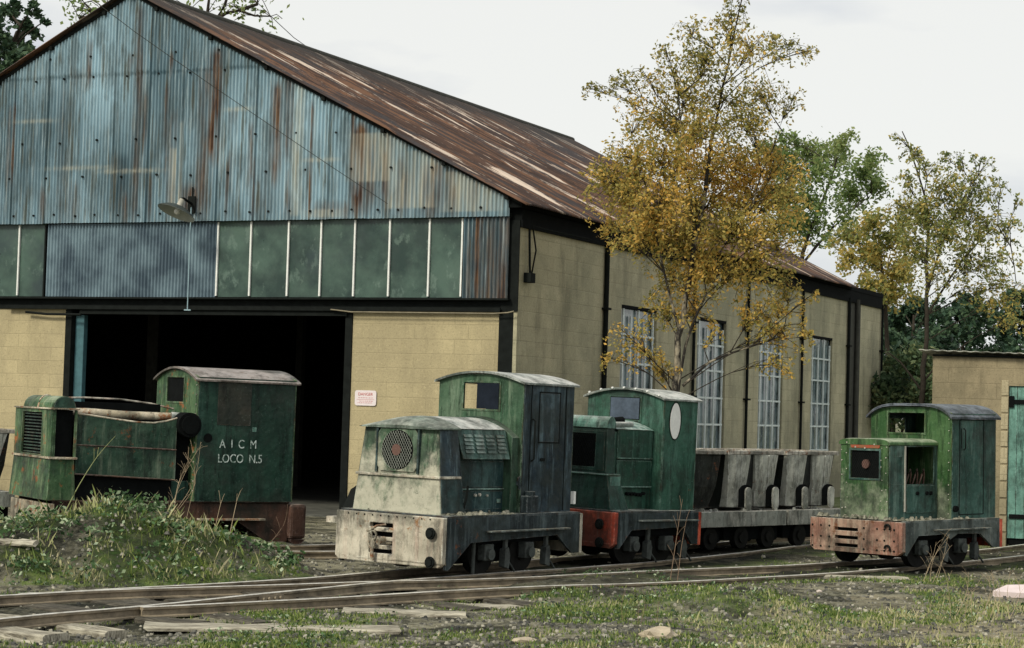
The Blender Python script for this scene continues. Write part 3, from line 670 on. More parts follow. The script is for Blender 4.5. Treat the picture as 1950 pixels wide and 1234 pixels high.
def tub(X, Y, th, L_, label, ribs, group, wid=.95, pale=True):
    t = thing('tub_wagon', label, 'wagon', (X, Y, 0), pi/2-th+U(-.012, .012), group)
    z0, zr = .49, 1.135; x0, x1 = .03, L_-.03
    def sec(z, dx, y0, y1): return [(x0+dx, y0, z), (x1-dx, y0, z), (x1-dx, y1, z), (x0+dx, y1, z)]
    b = MB(); b.loft([sec(z0, .10, .17, wid-.17), sec(.75, .05, .09, wid-.09), sec(zr, .015, .045, wid-.045)], cap=False)
    b.add(sec(z0, .10, .17, wid-.17), [(0, 1, 2, 3)]); o = b.build('tub_body', 'tubdark', t); md = o.modifiers.new('th', 'SOLIDIFY'); md.thickness = .01; md.offset = -1
    b = MB(); ex = 1.185
    b.plate('x', 0, .055, 0, wid, zr, ex); b.plate('x', L_-.055, L_, 0, wid, zr, ex)
    b.box(.055, L_-.055, 0, .055, zr, ex-.002); b.box(.055, L_-.055, wid-.055, wid, zr, ex-.002)
    b.build('tub_rim', 'rimpale', t, bevel=.008)
    for (a, c_) in ribs:
        for sgn in (0, 1):
            yf = (lambda v: v) if sgn == 0 else (lambda v: wid-v)
            b = MB(); secs = []
            mid = (a+c_)/2
            for z, k, dpt in ((.50, .70, .045), (.62, .72, .035), (.80, .80, .012), (1.0, .92, -.002), (1.132, 1., -.012)):
                h = (c_-a)/2*k
                base = .17+(.045-.17)*min(1, (z-.49)/(.64)) 
                secs.append([(mid-h, yf(base+.02), z), (mid-h, yf(dpt+.035), z), (mid-h*.5, yf(dpt), z), (mid-.012, yf(dpt), z), (mid, yf(dpt+.02), z), (mid+.012, yf(dpt), z), (mid+h*.5, yf(dpt), z), (mid+h, yf(dpt+.035), z), (mid+h, yf(base+.02), z)])
            b.loft(secs, True, False); rb = b.build('side_trough', 'tubpale', t)
            # black plate painting the shade of an arched recess, and rocker foot
            b = MB(); rc = [(mid+.02+(c_-mid)*.40+.105*cos(k*pi/10), .70+.07*sin(k*pi/10)) for k in range(11)]
            poly = rc+[(mid+.02+(c_-mid)*.40-.105, .50), (mid+.02+(c_-mid)*.40+.105, .50)]
            b.prism(poly, 'y', yf(-.004), yf(.03)); b.build('foot_recess_shade', 'black', rb)
            b = MB(); cx = mid+.045+(c_-mid)*.40
            poly = [(cx+.058*cos(k*pi/8), .69+.05*sin(k*pi/8)) for k in range(9)]+[(cx-.055, .50), (cx-.03, .462), (cx+.03, .462), (cx+.055, .50)]
            b.prism(poly, 'y', yf(-.03), yf(-.006)); b.build('rocker_foot', 'tubpale', rb)
    b = MB(); b.box(-.02, L_+.02, -.05, .05, .27, .455); b.box(-.02, L_+.02, wid-.05, wid+.05, .27, .455); b.box(.0, L_, .05, wid-.05, .40, .45)
    b.build('chassis', 'chassis', t, bevel=.006)
    MB().box(.02, L_-.02, .06, wid-.06, .10, .395).build('underframe_shade', 'black', t)  # black box filling the space under the tub with painted shade
    for xw in (.28*L_, .76*L_): wheelset(t, xw, wid/2-.02, .80, .135)
    for k in range(5):
        b = MB(); xx = U(.1, L_-.1); r = U(.02, .045); b.cyl((xx, U(-.02, .06)), r, 'z', .455, .455+r*.9, 7, r*.6); b.build('spilt_lump', 'tubpale', t)
    return t
u_ = Vector((sin(.78), cos(.78)))
GP = 'tub wagons standing in line behind the second locomotive'
def tpos(a): return (2.18+a*u_.x, 23.2+a*u_.y)
tub(*tpos(-.40), .78, 1.03, 'dark plain-sided tub wagon next to the red-beamed locomotive', [], GP)
tub(*tpos(.66), .78, 1.10, 'middle tub wagon with two pale tapered side troughs, before the shed windows', [(.02, .47), (.55, 1.02)], GP)
tub(*tpos(1.83), .78, 1.10, 'pale tub wagon at the right end of the row, beside the small right locomotive', [(.02, .45), (.56, 1.01)], GP)
tub(-6.72, 22.75, 1.0, 1.05, 'grey tub wagon cut by the left edge of the picture behind the derelict locomotive', [(.08, .97)], None)
for i, (x, y, lb_) in enumerate(((-4.5, 3.6, 'dim tub wagon standing in the dark shed just right of the derelict cab'), (-3.75, 4.2, 'dim tub wagon in the dark shed beside the right door jamb'))):
    p = SW(x, y, 0); tub(p.x, p.y, pi/2+TH-.0, .95, lb_, [(.05, .44), (.5, .90)], 'tub wagons in the dark shed')

# ------------------------------------------------------------------ locomotives (local: x from the front beam backwards, y to the far side, z up)
def loco_root(name, label, X, Y, th, lean, group):
    u = Vector((sin(th), cos(th), 0)); v = Vector((-cos(th), sin(th), 0)); wv = Vector((0, 0, 1))
    m = Matrix((u, v, wv)).transposed().to_4x4(); m = Matrix.Rotation(lean, 4, 'Y') @ m; m.translation = (X, Y, 0)
    return thing(name, label, 'locomotive', mw=m, group=group)
GL = 'small diesel locomotives in the yard'
G1 = (.036, .085, .045); G1b = (.065, .125, .075)
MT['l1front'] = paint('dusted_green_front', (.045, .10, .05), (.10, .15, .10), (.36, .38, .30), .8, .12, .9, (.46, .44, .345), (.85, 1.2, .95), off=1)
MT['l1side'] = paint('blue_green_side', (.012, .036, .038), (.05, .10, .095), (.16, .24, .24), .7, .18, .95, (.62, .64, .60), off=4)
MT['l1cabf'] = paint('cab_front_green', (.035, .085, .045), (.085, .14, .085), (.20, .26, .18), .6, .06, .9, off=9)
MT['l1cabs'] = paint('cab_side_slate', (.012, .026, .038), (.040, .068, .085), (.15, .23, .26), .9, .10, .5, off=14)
MT['bulk'] = paint('bulkhead_green', (.03, .075, .045), (.05, .10, .06), (.10, .16, .11), .4, .05, .15, off=19)
MT['l1beam'] = paint('limewashed_beam', (.44, .40, .31), (.60, .55, .44), (.46, .30, .24), .5, .32, .5, (.75, .70, .62), off=2, rc=(.30, .15, .06))
MT['roofpale'] = paint('dusty_roof', (.20, .23, .21), (.38, .40, .37), rust=.25, dust=1, dustc=(.58, .58, .54), off=3)
MT['capgreen'] = paint('nose_cap_green', (.13, .18, .14), (.24, .29, .24), rust=.2, dust=.8, dustc=(.46, .48, .41), off=8)
MT['frameblue'] = paint('frame_slate', (.012, .020, .023), (.038, .055, .060), (.13, .17, .175), .55, .2, .9, (.45, .45, .40), off=7)
MT['louvre'] = paint('louvre_green', (.07, .15, .13), (.15, .25, .21), (.40, .46, .42), .5, .08, .9, (.55, .60, .54), off=5)
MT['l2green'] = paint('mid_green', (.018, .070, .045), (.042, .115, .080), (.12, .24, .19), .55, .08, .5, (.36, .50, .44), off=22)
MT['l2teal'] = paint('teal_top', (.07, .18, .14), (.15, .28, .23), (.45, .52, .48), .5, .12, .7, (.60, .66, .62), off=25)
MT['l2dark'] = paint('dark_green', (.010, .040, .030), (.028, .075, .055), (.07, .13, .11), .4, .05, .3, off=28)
MT['l2red'] = paint('red_beam', (.46, .06, .03), (.68, .14, .075), (.28, .20, .16), .7, .2, .3, (.5, .35, .3), off=30, rc=(.12, .06, .04))
MT['l4green'] = paint('grass_green', (.030, .085, .026), (.065, .135, .05), (.26, .32, .18), .6, .10, .9, (.36, .40, .28), (.50, .92, .75), off=40)
MT['l4side'] = paint('side_teal', (.022, .066, .052), (.050, .115, .095), (.17, .25, .21), .6, .07, .5, off=43)
MT['l4pink'] = paint('faded_red_beam', (.30, .15, .11), (.40, .27, .20), (.44, .40, .30), .9, .4, .9, (.42, .40, .33), off=46)
MT['l4frame'] = paint('grey_frame', (.06, .078, .075), (.13, .155, .145), (.28, .28, .24), .5, .2, .9, (.38, .36, .28), off=49)
MT['slateroof'] = paint('slate_roof', (.045, .055, .07), (.12, .14, .17), (.25, .28, .30), .5, .06, .5, (.30, .33, .36), off=52)
MT['l5green'] = paint('derelict_green', (.016, .048, .030), (.045, .085, .055), (.17, .21, .15), .7, .3, .3, (.34, .34, .26), off=60)
MT['l5lite'] = paint('derelict_front', (.04, .10, .04), (.10, .17, .08), (.25, .30, .17), .7, .42, .6, (.42, .45, .33), off=62, rc=(.28, .10, .03))
MT['l5cab'] = paint('cab_deep_green', (.011, .038, .026), (.024, .062, .042), (.05, .11, .085), .5, .03, .2, off=66)
MT['l5red'] = paint('faded_panel', (.026, .034, .025), (.042, .040, .030), (.05, .08, .05), .4, .1, 0, off=70)
MT['rustbeam'] = paint('rusted_brown', (.055, .028, .020), (.10, .052, .036), (.13, .09, .07), .4, .3, .6, (.25, .20, .16), off=72)
MT['rustpipe'] = paint('rust_cream_pipe', (.42, .36, .25), (.58, .50, .38), rust=.55, rc=(.28, .11, .04), off=75)
MT['pink_roof'] = paint('pinkish_roof', (.12, .10, .085), (.24, .20, .175), (.12, .15, .12), .4, .2, .7, (.42, .38, .36), off=77)
MT['fanred'] = flat('fan_hub', (.13, .07, .055), .7)
MT['mesh'] = flat('wire_mesh', (.34, .36, .31), .6, .2)
MT['copper'] = flat('copper_pipe', (.10, .06, .045), .45, .3)
MT['bluegl'] = flat('cab_glass', (.065, .085, .115), .2, .4, 5)
MT['darkgl'] = flat('dark_glass', (.012, .016, .024), .15, .4, 5)
MT['letter'] = (lambda q: q.done(q.mix(q.ramp(q.noise(13, 8, rough=.85), .44, .54), (.10, .17, .13), (.62, .70, .66))))(M('worn_lettering', .8))
MT['redplate'] = (lambda q: q.done(q.mix(q.ramp(q.noise(30, 6, rough=.8), .45, .60), (.34, .07, .035), (.20, .13, .06))))(M('worn_red_plate', .7))
MT['dirt'] = (lambda q: q.bump(q.noise(25, 8, rough=.8), .02, 1).done(q.mix(q.ramp(q.noise(14, 8, rough=.8), .4, .6), (.05, .055, .035), (.40, .38, .30))))(M('settled_dirt', .98, 0, .1))

def arch(y0, y1, zs, zt, n=12, pw=2):           # arc from (y0,zs) over zt to (y1,zs)
    ym, hw = (y0+y1)/2, (y1-y0)/2
    return [(ym+hw*t, zs+(zt-zs)*(1-abs(t)**pw)) for t in [1-2*k/n for k in range(n+1)]]
def archbox(x0, x1, y0, y1, z0, zs, zt, round_=False):
    s = [(y1, z0)]+([(y1, zs)] if not round_ else [])+(arch(y0, y1, zs, zt) if not round_ else
         [((y0+y1)/2+(y1-y0)/2*math.copysign(abs(cos(t))**.45, cos(t)), zs+(zt-zs)*abs(sin(t))**.8) for t in [pi*k/16 for k in range(17)]])+[(y0, z0)]
    return MB().loft([[(x, y, z) for y, z in s] for x in (x0, x1)])
def cab(root, x0, x1, hw, z0, zr, zt, win, mf, ms, mr, over=.05, backwin=None, sidehole=None, roof_th=.022, drop=0, pw=2, faropen=None):
    for xa, xb, hole, nm in ((x0, x0+.012, win, 'cab_front'), (x1-.012, x1, backwin if backwin else win, 'cab_back')):
        holes = [hole] if hole else []
        b = MB().plate('x', xa, xb, -hw, hw, z0, zr, holes)
        b.prism(arch(-hw, hw, zr, zt-.012, 16, pw), 'x', xa, xb); o = b.build(nm, mf, root, merge=True)
        if hole:
            fr = MB().plate('x', xa-.008, xb+.008, hole[0]-.018, hole[1]+.018, hole[2]-.018, hole[3]+.018, [hole]); fr.build('window_frame', mf, o)
    for s_ in (-1, 1):
        y = s_*hw; b = MB().plate('y', y-.006, y+.006, x0+.014, x1-.014, z0, zr-.004, [faropen] if (faropen and s_ > 0) else ()); b.build('cab_side', ms, root)
    secs = []; hw2 = hw+.035
    top = arch(-hw2, hw2, zr-.012-drop, zt+roof_th, 20, pw); bot = [(y, z-roof_th) for y, z in top][::-1]
    for x in (x0-over, x1+over): secs.append([(x, y, z) for y, z in top+bot])
    o = MB().loft(secs).build('cab_roof', mr, root, bevel=.004)
    MB().box(x0+.02, x1-.02, -hw+.02, hw-.02, z0-.02, z0+.25).build('cab_floor', 'black', root)
    return o
def frame_side(root, poly, hw, mat, th=.03):
    for s_ in (-1, 1):
        MB().prism(poly, 'y', s_*hw-(th if s_ > 0 else 0), s_*hw+(th if s_ < 0 else 0)).build('frame_plate', mat, root, bevel=.004)
def gear(root, xs, hang, hw, zt=.36):
    for x in xs: wheelset(root, x, 0, .92, .205)
    for x in xs:
        for s_ in (-1, 1):
            y = s_*(hw-.10); b = MB(); b.box(x-.075, x+.075, y-.05, y+.05, .14, .30); b.cyl((x, .20), .055, 'y', y+s_*.04, y+s_*.08, 14); b.build('axle_box', 'gear', root, bevel=.012)
    for x in hang:
        for s_ in (-1, 1):
            y = s_*(hw-.07); b = MB(); b.box(x-.022, x+.022, y-.02, y+.02, .24, zt+.02); b.prism([(x-.045, .07), (x+.03, .05), (x+.045, .18), (x+.015, .26), (x-.04, .24)], 'y', y-.035, y+.035); b.tube([(x+.05, y, .13), (x+.17, y, .02)], .013, 6)
            b.build('brake_hanger', 'gear', root, bevel=.006)
    MB().box(.12, max(xs)+.6, -hw+.10, hw-.10, .30, .50).build('underframe_shade', 'black', root)  # underframe block coloured black so the underside stays in shade
    MB().box(.35, max(xs)+.35, -.38, .38, .10, .298).build('underside_shade', 'black', root)  # added black backdrop, painting the dark underside between the wheels
def hexmesh(x, y0, y1, z0, z1, p, r=.0016, rad=None):
    b = MB(); yc, zc = (y0+y1)/2, (z0+z1)/2; n = int((y1-y0+z1-z0)/p)+2
    for s_ in (-1, 1):
        for k in range(-n, n):
            c = k*p; pts = []
            for t in range(0, 61):
                y = y0+(y1-y0)*t/60; z = zc+s_*(y-yc)*1.6+c*1.6
                ok = z0 < z < z1 and (rad is None or (y-yc)**2+(z-zc)**2 < rad*rad)
                if ok: pts.append((x, y, z))
            if len(pts) > 1: b.tube([pts[0], pts[-1]], r, 4)
    return b
def round_hole_plate(x0, x1, y0, y1, z0, z1, r, n=32):
    b = MB(); yc, zc = (y0+y1)/2, (z0+z1)/2; ring = []; sq = []
    for k in range(n):
        t = 2*pi*k/n; c_, s_ = cos(t), sin(t); ring.append((yc+r*c_, zc+r*s_)); m_ = max(abs(c_)/((y1-y0)/2), abs(s_)/((z1-z0)/2)); sq.append((yc+c_/m_, zc+s_/m_))
    for k in range(n):
        j = (k+1) % n
        for x in (x0, x1): b.add([(x, *ring[k]), (x, *ring[j]), (x, *sq[j]), (x, *sq[k])], [(0, 1, 2, 3)])
        b.add([(x0, *ring[k]), (x0, *ring[j]), (x1, *ring[j]), (x1, *ring[k])], [(0, 1, 2, 3)])
        b.add([(x0, *sq[k]), (x0, *sq[j]), (x1, *sq[j]), (x1, *sq[k])], [(0, 1, 2, 3)])
    return b
def fan(root, x, yc, zc, r, blades=6, parent=None):
    f = MB(); f.cyl((yc, zc), r+.012, 'x', x, x+.004, 28); o = f.build('fan_hole_shade', 'black', root)  # black disc on the solid face, painting the shaded hole behind the fan
    b = MB()
    for k in range(blades):
        t = 2*pi*k/blades; pts = []
        for rr, dt in ((.05, -.25), (r*.9, -.18), (r*.9, .22), (.05, .25)): pts.append((yc+rr*cos(t+dt), zc+rr*sin(t+dt)))
        b.add([(x-.012, *pts[0]), (x-.012, *pts[1]), (x-.004, *pts[2]), (x-.004, *pts[3])], [(0, 1, 2, 3)])
    b.build('fan_blades', 'darksteel', o); MB().cyl((yc, zc), .055, 'x', x-.03, x-.006, 16, .05).build('fan_hub', 'fanred', o)
def ring(b, x, y, z, R, r, n=14, half=1.):
    pts = [(x, y+R*cos(2*pi*k*half/n), z+R*sin(2*pi*k*half/n)) for k in range(n+1)]; b.tube(pts, r, 6, half < 1); return b
def beam(root, hw, z0, z1, mat, slots=None, rivets=False, round_=.05, name='buffer_beam', x=0, th=.06, corner=.05):
    sl = [(slots[0], slots[1], a, c) for a, c in slots[2]] if slots else []
    zlow = z0+corner
    b = MB().plate('x', x, x+th, -hw, hw, zlow, z1, sl)
    b.prism([(-hw, zlow), (hw, zlow), (hw-corner*1.3, z0), (-hw+corner*1.3, z0)], 'x', x, x+th)
    o = b.build(name, mat, root, merge=True, bevel=.008)
    if slots:
        MB().box(x+th+.002, x+th+.01, slots[0]-.03, slots[1]+.03, min(a for a, _ in slots[2])-.03, max(c for _, c in slots[2])+.03).build('slot_backing', 'black', o)
    if rivets:
        b = MB()
        for y in rivets[0]:
            for z in rivets[1]: b.cyl((y, z), .011, 'x', x-.008, x, 8, .012)
        b.build('rivets', MT['darksteel'], o)
    return o
def knob(root, x, y, z, R=.035):
    b = MB(); b.cyl((y, z), R*.75, 'x', x-.05, x, 14); ring(b, x-.03, y, z, R, R*.3, 14); b.build('chain_hook', 'darksteel', root)

# ---- the white-nosed locomotive
r = loco_root('diesel_locomotive', 'dusty white-nosed green locomotive with round fan grille and louvred side, before the block wall', -1.122, 18.817, .622, .010, GL)
bm1 = beam(r, .655, .10, .57, 'l1beam', (-.05, .235, [(.437, .478), (.347, .395), (.268, .310), (.188, .228)]), corner=.035)
knob(bm1, 0, -.53, .42, .045); knob(bm1, 0, -.535, .15, .045)
b = MB(); b.tube([(-.02, .24, .40), (-.05, .17, .41), (-.055, .15, .30), (-.05, .15, .17), (-.03, .15, .125)], .018, 8); b.tube([(-.055, .19, .40), (-.07, .08, .455), (-.04, .0, .47)], .012, 6); ring(b, -.05, .15, .36, .045, .013, 12); ring(b, -.05, .16, .28, .035, .012, 12); b.build('coupling_chain', 'rustpipe', bm1)
MB().plate('x', 2.31, 2.354, -.655, .655, .17, .57).build('rear_beam', 'l1beam', r, bevel=.006)
frame_side(r, [(.062, .57), (.062, .08), (.10, .075), (.444, .325), (1.897, .36), (2.177, .17), (2.305, .17), (2.305, .57)], .655, 'frameblue')
MB().box(.063, 2.308, -.655, .655, .572, .585).build('footplate', 'frameblue', r)
for s_ in (-1, 1): MB().box(.68, 2.05, s_*.66-(.0 if s_ > 0 else .06), s_*.66+(.06 if s_ > 0 else .0), .418, .434).build('step_board', 'l4frame', r, bevel=.003)
b = MB()
for k in range(60):
    x, y = (U(.08, .5), U(-.64, .62)) if k < 34 else (U(.3, 1.2), U(-.64, -.5))
    h = U(.008, .035); rr = U(.015, .05); b.cyl((x, y), rr, 'z', .586, .586+h, 6, rr*.4)
b.build('settled_dirt', 'dirt', r)['kind'] = 'stuff'
# front box
secs = []
for z, x0, x1, hw in ((.587, .10, .476, .540), (.935, .115, .455, .50), (1.405, .14, .425, .452)): secs.append([(x0, -hw, z), (x1, -hw, z), (x1, hw, z), (x0, hw, z)])
bx = MB().loft([secs[0], secs[1]]).build('lower_nose', 'l1front', r, bevel=.008)
bx2 = MB().loft([[(a+.004, b_*.995, z+.004) for a, b_, z in secs[1]], secs[2]]).build('radiator_box', 'l1front', r, bevel=.006)
MB().box(.09, .44, -.515, .515, .925, .948).build('nose_seam', 'l1beam', r, bevel=.004)
for s_ in (-1, 1):
    for k, nm in ((0, 'lower_nose_side'), (1, 'nose_side_strip')):
        (xa, ha, za), (xb, hb, zb), (xa1, xb1) = [(secs[k][0][0], secs[k][2][1], secs[k][0][2]), (secs[k+1][0][0], secs[k+1][2][1], secs[k+1][0][2]), (secs[k][1][0], secs[k+1][1][0])]
        za += .015; zb -= .012; sec = lambda o: [(xa+.012, s_*(ha+o), za), (xa1-.004, s_*(ha+o), za), (xb1-.004, s_*(hb+o), zb), (xb+.012, s_*(hb+o), zb)]
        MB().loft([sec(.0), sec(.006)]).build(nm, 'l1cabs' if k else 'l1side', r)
gx = .118
b = round_hole_plate(gx-.014, gx-.004, -.225, .255, .975, 1.385, .192); b.build('grille_surround', 'l1front', bx2)
fan(bx2, gx-.004, .015, 1.18, .19)
hexmesh(gx-.030, -.2, .23, .985, 1.375, .030, .0017, .192).build('mesh_guard', 'mesh', bx2)
for s_ in (-.238, .268): MB().box(gx-.02, gx+.02, s_-.010, s_+.010, .96, 1.40).build('grille_stile', 'l1side', bx2)
secs = []
for x, zs, zt, hw in ((.085, 1.395, 1.418, .485), (.16, 1.40, 1.47, .485), (.30, 1.405, 1.505, .475), (.47, 1.405, 1.515, .465)):
    a_ = arch(-hw, hw, zs, zt, 10); secs.append([(x, y, z) for y, z in a_]+[(x, -hw, 1.388), (x, hw, 1.388)])
MB().loft(secs, True, True).build('nose_cap', 'capgreen', r)
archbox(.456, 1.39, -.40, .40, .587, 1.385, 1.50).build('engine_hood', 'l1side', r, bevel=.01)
archbox(.44, 1.24, -.43, .43, 1.402, 1.404, 1.512).build('hood_cover', 'roofpale', r, bevel=.008)
b = archbox(1.27, 1.387, -.50, .50, .586, 1.33, 1.53); b.build('bulkhead', 'bulk', r, bevel=.015)
# louvred flap, hinged open
fl = MB(); fl.loft([[(.46, -.405, 1.398), (1.262, -.405, 1.398), (1.262, -.418, 1.398), (.46, -.418, 1.398)], [(.50, -.47, 1.115), (1.265, -.47, 1.115), (1.265, -.485, 1.115), (.50, -.485, 1.115)]])
fo = fl.build('louvred_flap', 'louvre', r, bevel=.004)
b = MB()
for i in range(4):
    for j in range(5):
        x0 = .545+i*.178; z = 1.335-j*.038; t = (1.398-z)/.283; y = -.418-.067*t
        b.loft([[(x0, y-.001, z+.016), (x0+.135, y-.001, z+.016), (x0+.135, y-.004, z+.012), (x0, y-.004, z+.012)], [(x0, y-.006, z-.008), (x0+.135, y-.006, z-.008), (x0+.135, y-.020, z-.010), (x0, y-.020, z-.010)]])
b.build('louvres', 'louvre', fo)
MB().box(.52, 1.27, -.408, -.401, .62, .80).build('lower_door', 'l1side', r); MB().box(.50, 1.30, -.425, -.401, .812, .826).build('door_ledge', 'louvre', r, bevel=.003)
MB().box(.50, 1.27, -.4085, -.401, .835, 1.09).build('side_door', 'l1side', r, bevel=.003)
b = MB(); b.cyl((.80, .76), .014, 'y', -.43, -.409, 8); b.cyl((.87, .765), .016, 'y', -.43, -.409, 8); b.cyl((1.0, .755), .012, 'y', -.425, -.409, 8); b.build('door_bolts', 'concrete', r)
b = MB(); b.box(1.40, 1.60, -.62, -.535, .587, .755); b.cyl((1.5, -.58), .05, 'z', .755, .80, 12); b.tube([(1.38, -.50, .86), (1.38, -.52, .95), (1.40, -.52, .82)], .02, 6); b.build('brake_valve', 'frameblue', r, bevel=.01)
cab(r, 1.392, 2.30, .532, .587, 1.895, 1.965, (-.235, .215, 1.602, 1.868), 'l1cabf', 'l1cabs', 'roofpale', .045, backwin=(-.30, .30, 1.55, 1.85), faropen=(1.62, 2.22, 1.30, 1.87))
MB().box(1.384, 1.388, -.228, .045, 1.605, 1.865).build('window_pane', 'darkgl', r)
b = MB(); b.plate('y', -.5435, -.5385, 1.66, 2.04, 1.28, 1.80, [(1.672, 2.028, 1.292, 1.788)]); b.box(1.52, 1.528, -.5435, -.5385, .60, 1.88); b.box(2.14, 2.148, -.5435, -.5385, .60, 1.88); b.build('cab_door_seam', 'darksteel', r)
MB().box(1.675, 2.025, -.5410, -.5386, 1.295, 1.785).build('cab_door_panel', 'l1cabs', r)
gear(r, (.82, 1.50), (1.10, 1.80), .655)
b = MB(); b.tube([(.63, -.55, .34), (.63, -.55, .02)], [.022, .018], 8); b.build('sand_pipe', 'gear', r)
b = MB(); b.box(2.30, 2.34, -.57, -.53, .66, .79); b.build('lamp_iron', 'white', r)
b = MB(); b.box(.02, .30, .66, .80, .44, .50); b.build('step_plate', 'l1beam', r)

b = MB(); b.tube([(1.55, -.545, 1.1), (1.55, -.575, 1.12), (1.55, -.575, 1.5), (1.55, -.545, 1.52)], .010, 6); b.build('grab_rail', 'darksteel', r)
b = MB(); b.box(1.70, 1.78, -.552, -.5436, 1.10, 1.13); b.build('door_latch', 'darksteel', r)
for z in (.70, 1.18):
    for x in (.60, 1.20): MB().box(x-.03, x+.03, -.414, -.4087, z-.02, z+.02).build('hinge', 'louvre', r)
for k in range(11): MB().cyl((.5-.1*k, .548), .008, 'x', -.006, 0, 6).build('beam_bolt', 'darksteel', bm1)
b = MB(); b.tube([(-.06, .0, .33), (-.16, -.01, .31)], .03, 8); b.box(-.07, -.0005, -.045, .02, .285, .305); b.build('draw_hook', 'rustpipe', bm1)
b = MB(); b.tube([(.47, -.52, .60), (.47, -.56, .75), (.5, -.55, .86)], .012, 6); b.build('hand_hold', 'darksteel', r)

# ---- shovel leaning on the nose
q0 = Matrix.Rotation(.010, 4, 'Y')
def L1W(x, y, z):
    u = Vector((sin(.622), cos(.622), 0)); v = Vector((-cos(.622), sin(.622), 0)); return Vector((-1.122, 18.817, 0))+u*x+v*y+Vector((0, 0, z))
s0, s1 = L1W(.18, .635, .59), L1W(.42, .575, 1.03)
d = (s1-s0).normalized(); MT['handle'] = flat('ash_handle', (.55, .42, .25), .6, .2)
sh = thing('shovel', 'wooden-handled shovel leaning upright against the far side of the white nose', 'shovel', s0)
b = MB(); b.tube([d*.22, d*((s1-s0).length-.06)], .017, 8); b.build('shaft', 'handle', sh)
b = MB(); e = (s1-s0); yv = L1W(0, 1, 0)-L1W(0, 0, 0); b.tube([e-d*.07, e-d*.03+yv*.05, e+yv*.055], .010, 6); b.tube([e-d*.07, e-d*.03-yv*.05, e-yv*.055], .010, 6); b.tube([e-yv*.06, e+yv*.06], .013, 8); b.build('grip', 'handle', sh)
b = MB(); xv = Vector((d.z, 0, -d.x)).normalized(); b.loft([[yv*-.09+d*.0, yv*.09+d*.0, yv*.09+xv*.006, yv*-.09+xv*.006], [yv*-.10+d*.2, yv*.10+d*.2, yv*.10+d*.2+xv*.006, yv*-.10+d*.2+xv*.006], [yv*-.03+d*.27, yv*.03+d*.27, yv*.03+d*.27+xv*.006, yv*-.03+d*.27+xv*.006]]); b.build('blade', 'darksteel', sh)

# ---- the red-beamed locomotive
r = loco_root('diesel_locomotive', 'green locomotive with bright red buffer beam and white oval on its cab side', .629, 21.142, .738, .021, GL)
bm2 = beam(r, .675, .18, .56, 'l2red', corner=.05); knob(bm2, 0, -.49, .43, .045); knob(bm2, 0, -.50, .235, .045); knob(bm2, 0, .49, .43, .045)
MB().plate('x', 1.462, 1.506, -.675, .675, .20, .56).build('rear_beam', 'l2red', r, bevel=.006)
frame_side(r, [(.062, .56), (.062, .18), (.10, .18), (.29, .37), (1.18, .40), (1.36, .21), (1.458, .21), (1.458, .56)], .672, 'frameblue')
MB().box(.063, 1.46, -.672, .672, .562, .574).build('footplate', 'frameblue', r)
b = MB(); b.box(.40, 1.40, -.73, -.674, .468, .482); b.build('step_board', 'l4frame', r)
secs = []
for z, x0, x1, hw in ((.576, .09, .40, .53), (.945, .11, .30, .45), (.955, .11, .26, .425), (1.43, .12, .24, .42)): secs.append([(x0, -hw, z), (x1, -hw, z), (x1, hw, z), (x0, hw, z)])
MB().loft(secs[:2]).build('lower_nose', 'l2dark', r, bevel=.008)
bx = MB().loft(secs[2:]).build('radiator_box', 'l2dark', r, bevel=.006)
MB().box(.085, .31, -.47, .47, .938, .952).build('nose_seam', 'l2teal', r, bevel=.003)
b = MB().plate('x', .098, .110, -.40, .40, .985, 1.405, [(-.28, .32, 1.02, 1.375)]); b.build('grille_surround', 'l2dark', bx)
MB().box(.106, .114, -.28, .32, 1.02, 1.375).build('grille_core', 'black', bx)
hexmesh(.100, -.28, .32, 1.02, 1.375, .035, .0015).build('mesh_guard', 'darksteel', bx)
s_ = [(.10+.075*(1-cos(t))/1+.0, 1.437+.125*sin(t)) for t in [pi*k/12 for k in range(13)]]
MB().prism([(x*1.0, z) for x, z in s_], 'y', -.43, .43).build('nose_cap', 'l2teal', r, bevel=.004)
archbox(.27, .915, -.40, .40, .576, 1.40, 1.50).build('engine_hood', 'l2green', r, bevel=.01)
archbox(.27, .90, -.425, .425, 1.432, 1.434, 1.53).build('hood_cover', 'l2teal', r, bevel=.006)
b = MB(); b.tube([(.30, -.30, 1.52), (.50, -.30, 1.525)], [.03, .045], 10); b.build('silencer', 'black', r)
b = MB(); b.tube([(.26, -.36, 1.475), (.62, -.34, 1.485)], [.035, .03], 10); b.build('exhaust_pipe', 'roofpale', r)
for z0_, z1_ in ((1.118, 1.43), (.812, 1.10)):
    o = MB().box(.305, .905, -.418, -.402, z0_, z1_).build('side_door', 'l2green', r, bevel=.004)
    MB().box(.305, .905, -.428, -.4185, z0_, z0_+.012).build('door_ledge', 'l2teal', o)
b = MB()
for k in range(6): b.cyl((.50+k*.055, .735+U(-.012, .012)), .018, 'y', -.44, -.401, 8)
b.tube([(.48, -.42, .75), (.80, -.42, .74)], .012, 6); b.build('fuel_taps', 'black', r)
b = MB(); b.prism([(.17, .63), (.29, .63), (.31, .93), (.13, .93)], 'y', -.475, -.43); b.build('nose_gusset', 'l2teal', r)
cab(r, .918, 1.53, .54, .574, 1.80, 1.870, (-.215, .21, 1.54, 1.785), 'l2green', 'l2green', 'roofpale', .045)
MB().box(.905, .911, -.205, .20, 1.548, 1.778).build('window_pane', 'bluegl', r)
b = MB()
for k in range(7): b.cyl((-.50+k*.165, 1.80+.09*(1-((-.50+k*.165)/.575)**2)+.0), .011, 'x', .865, .885, 8)
b.build('roof_bolts', 'white', r)
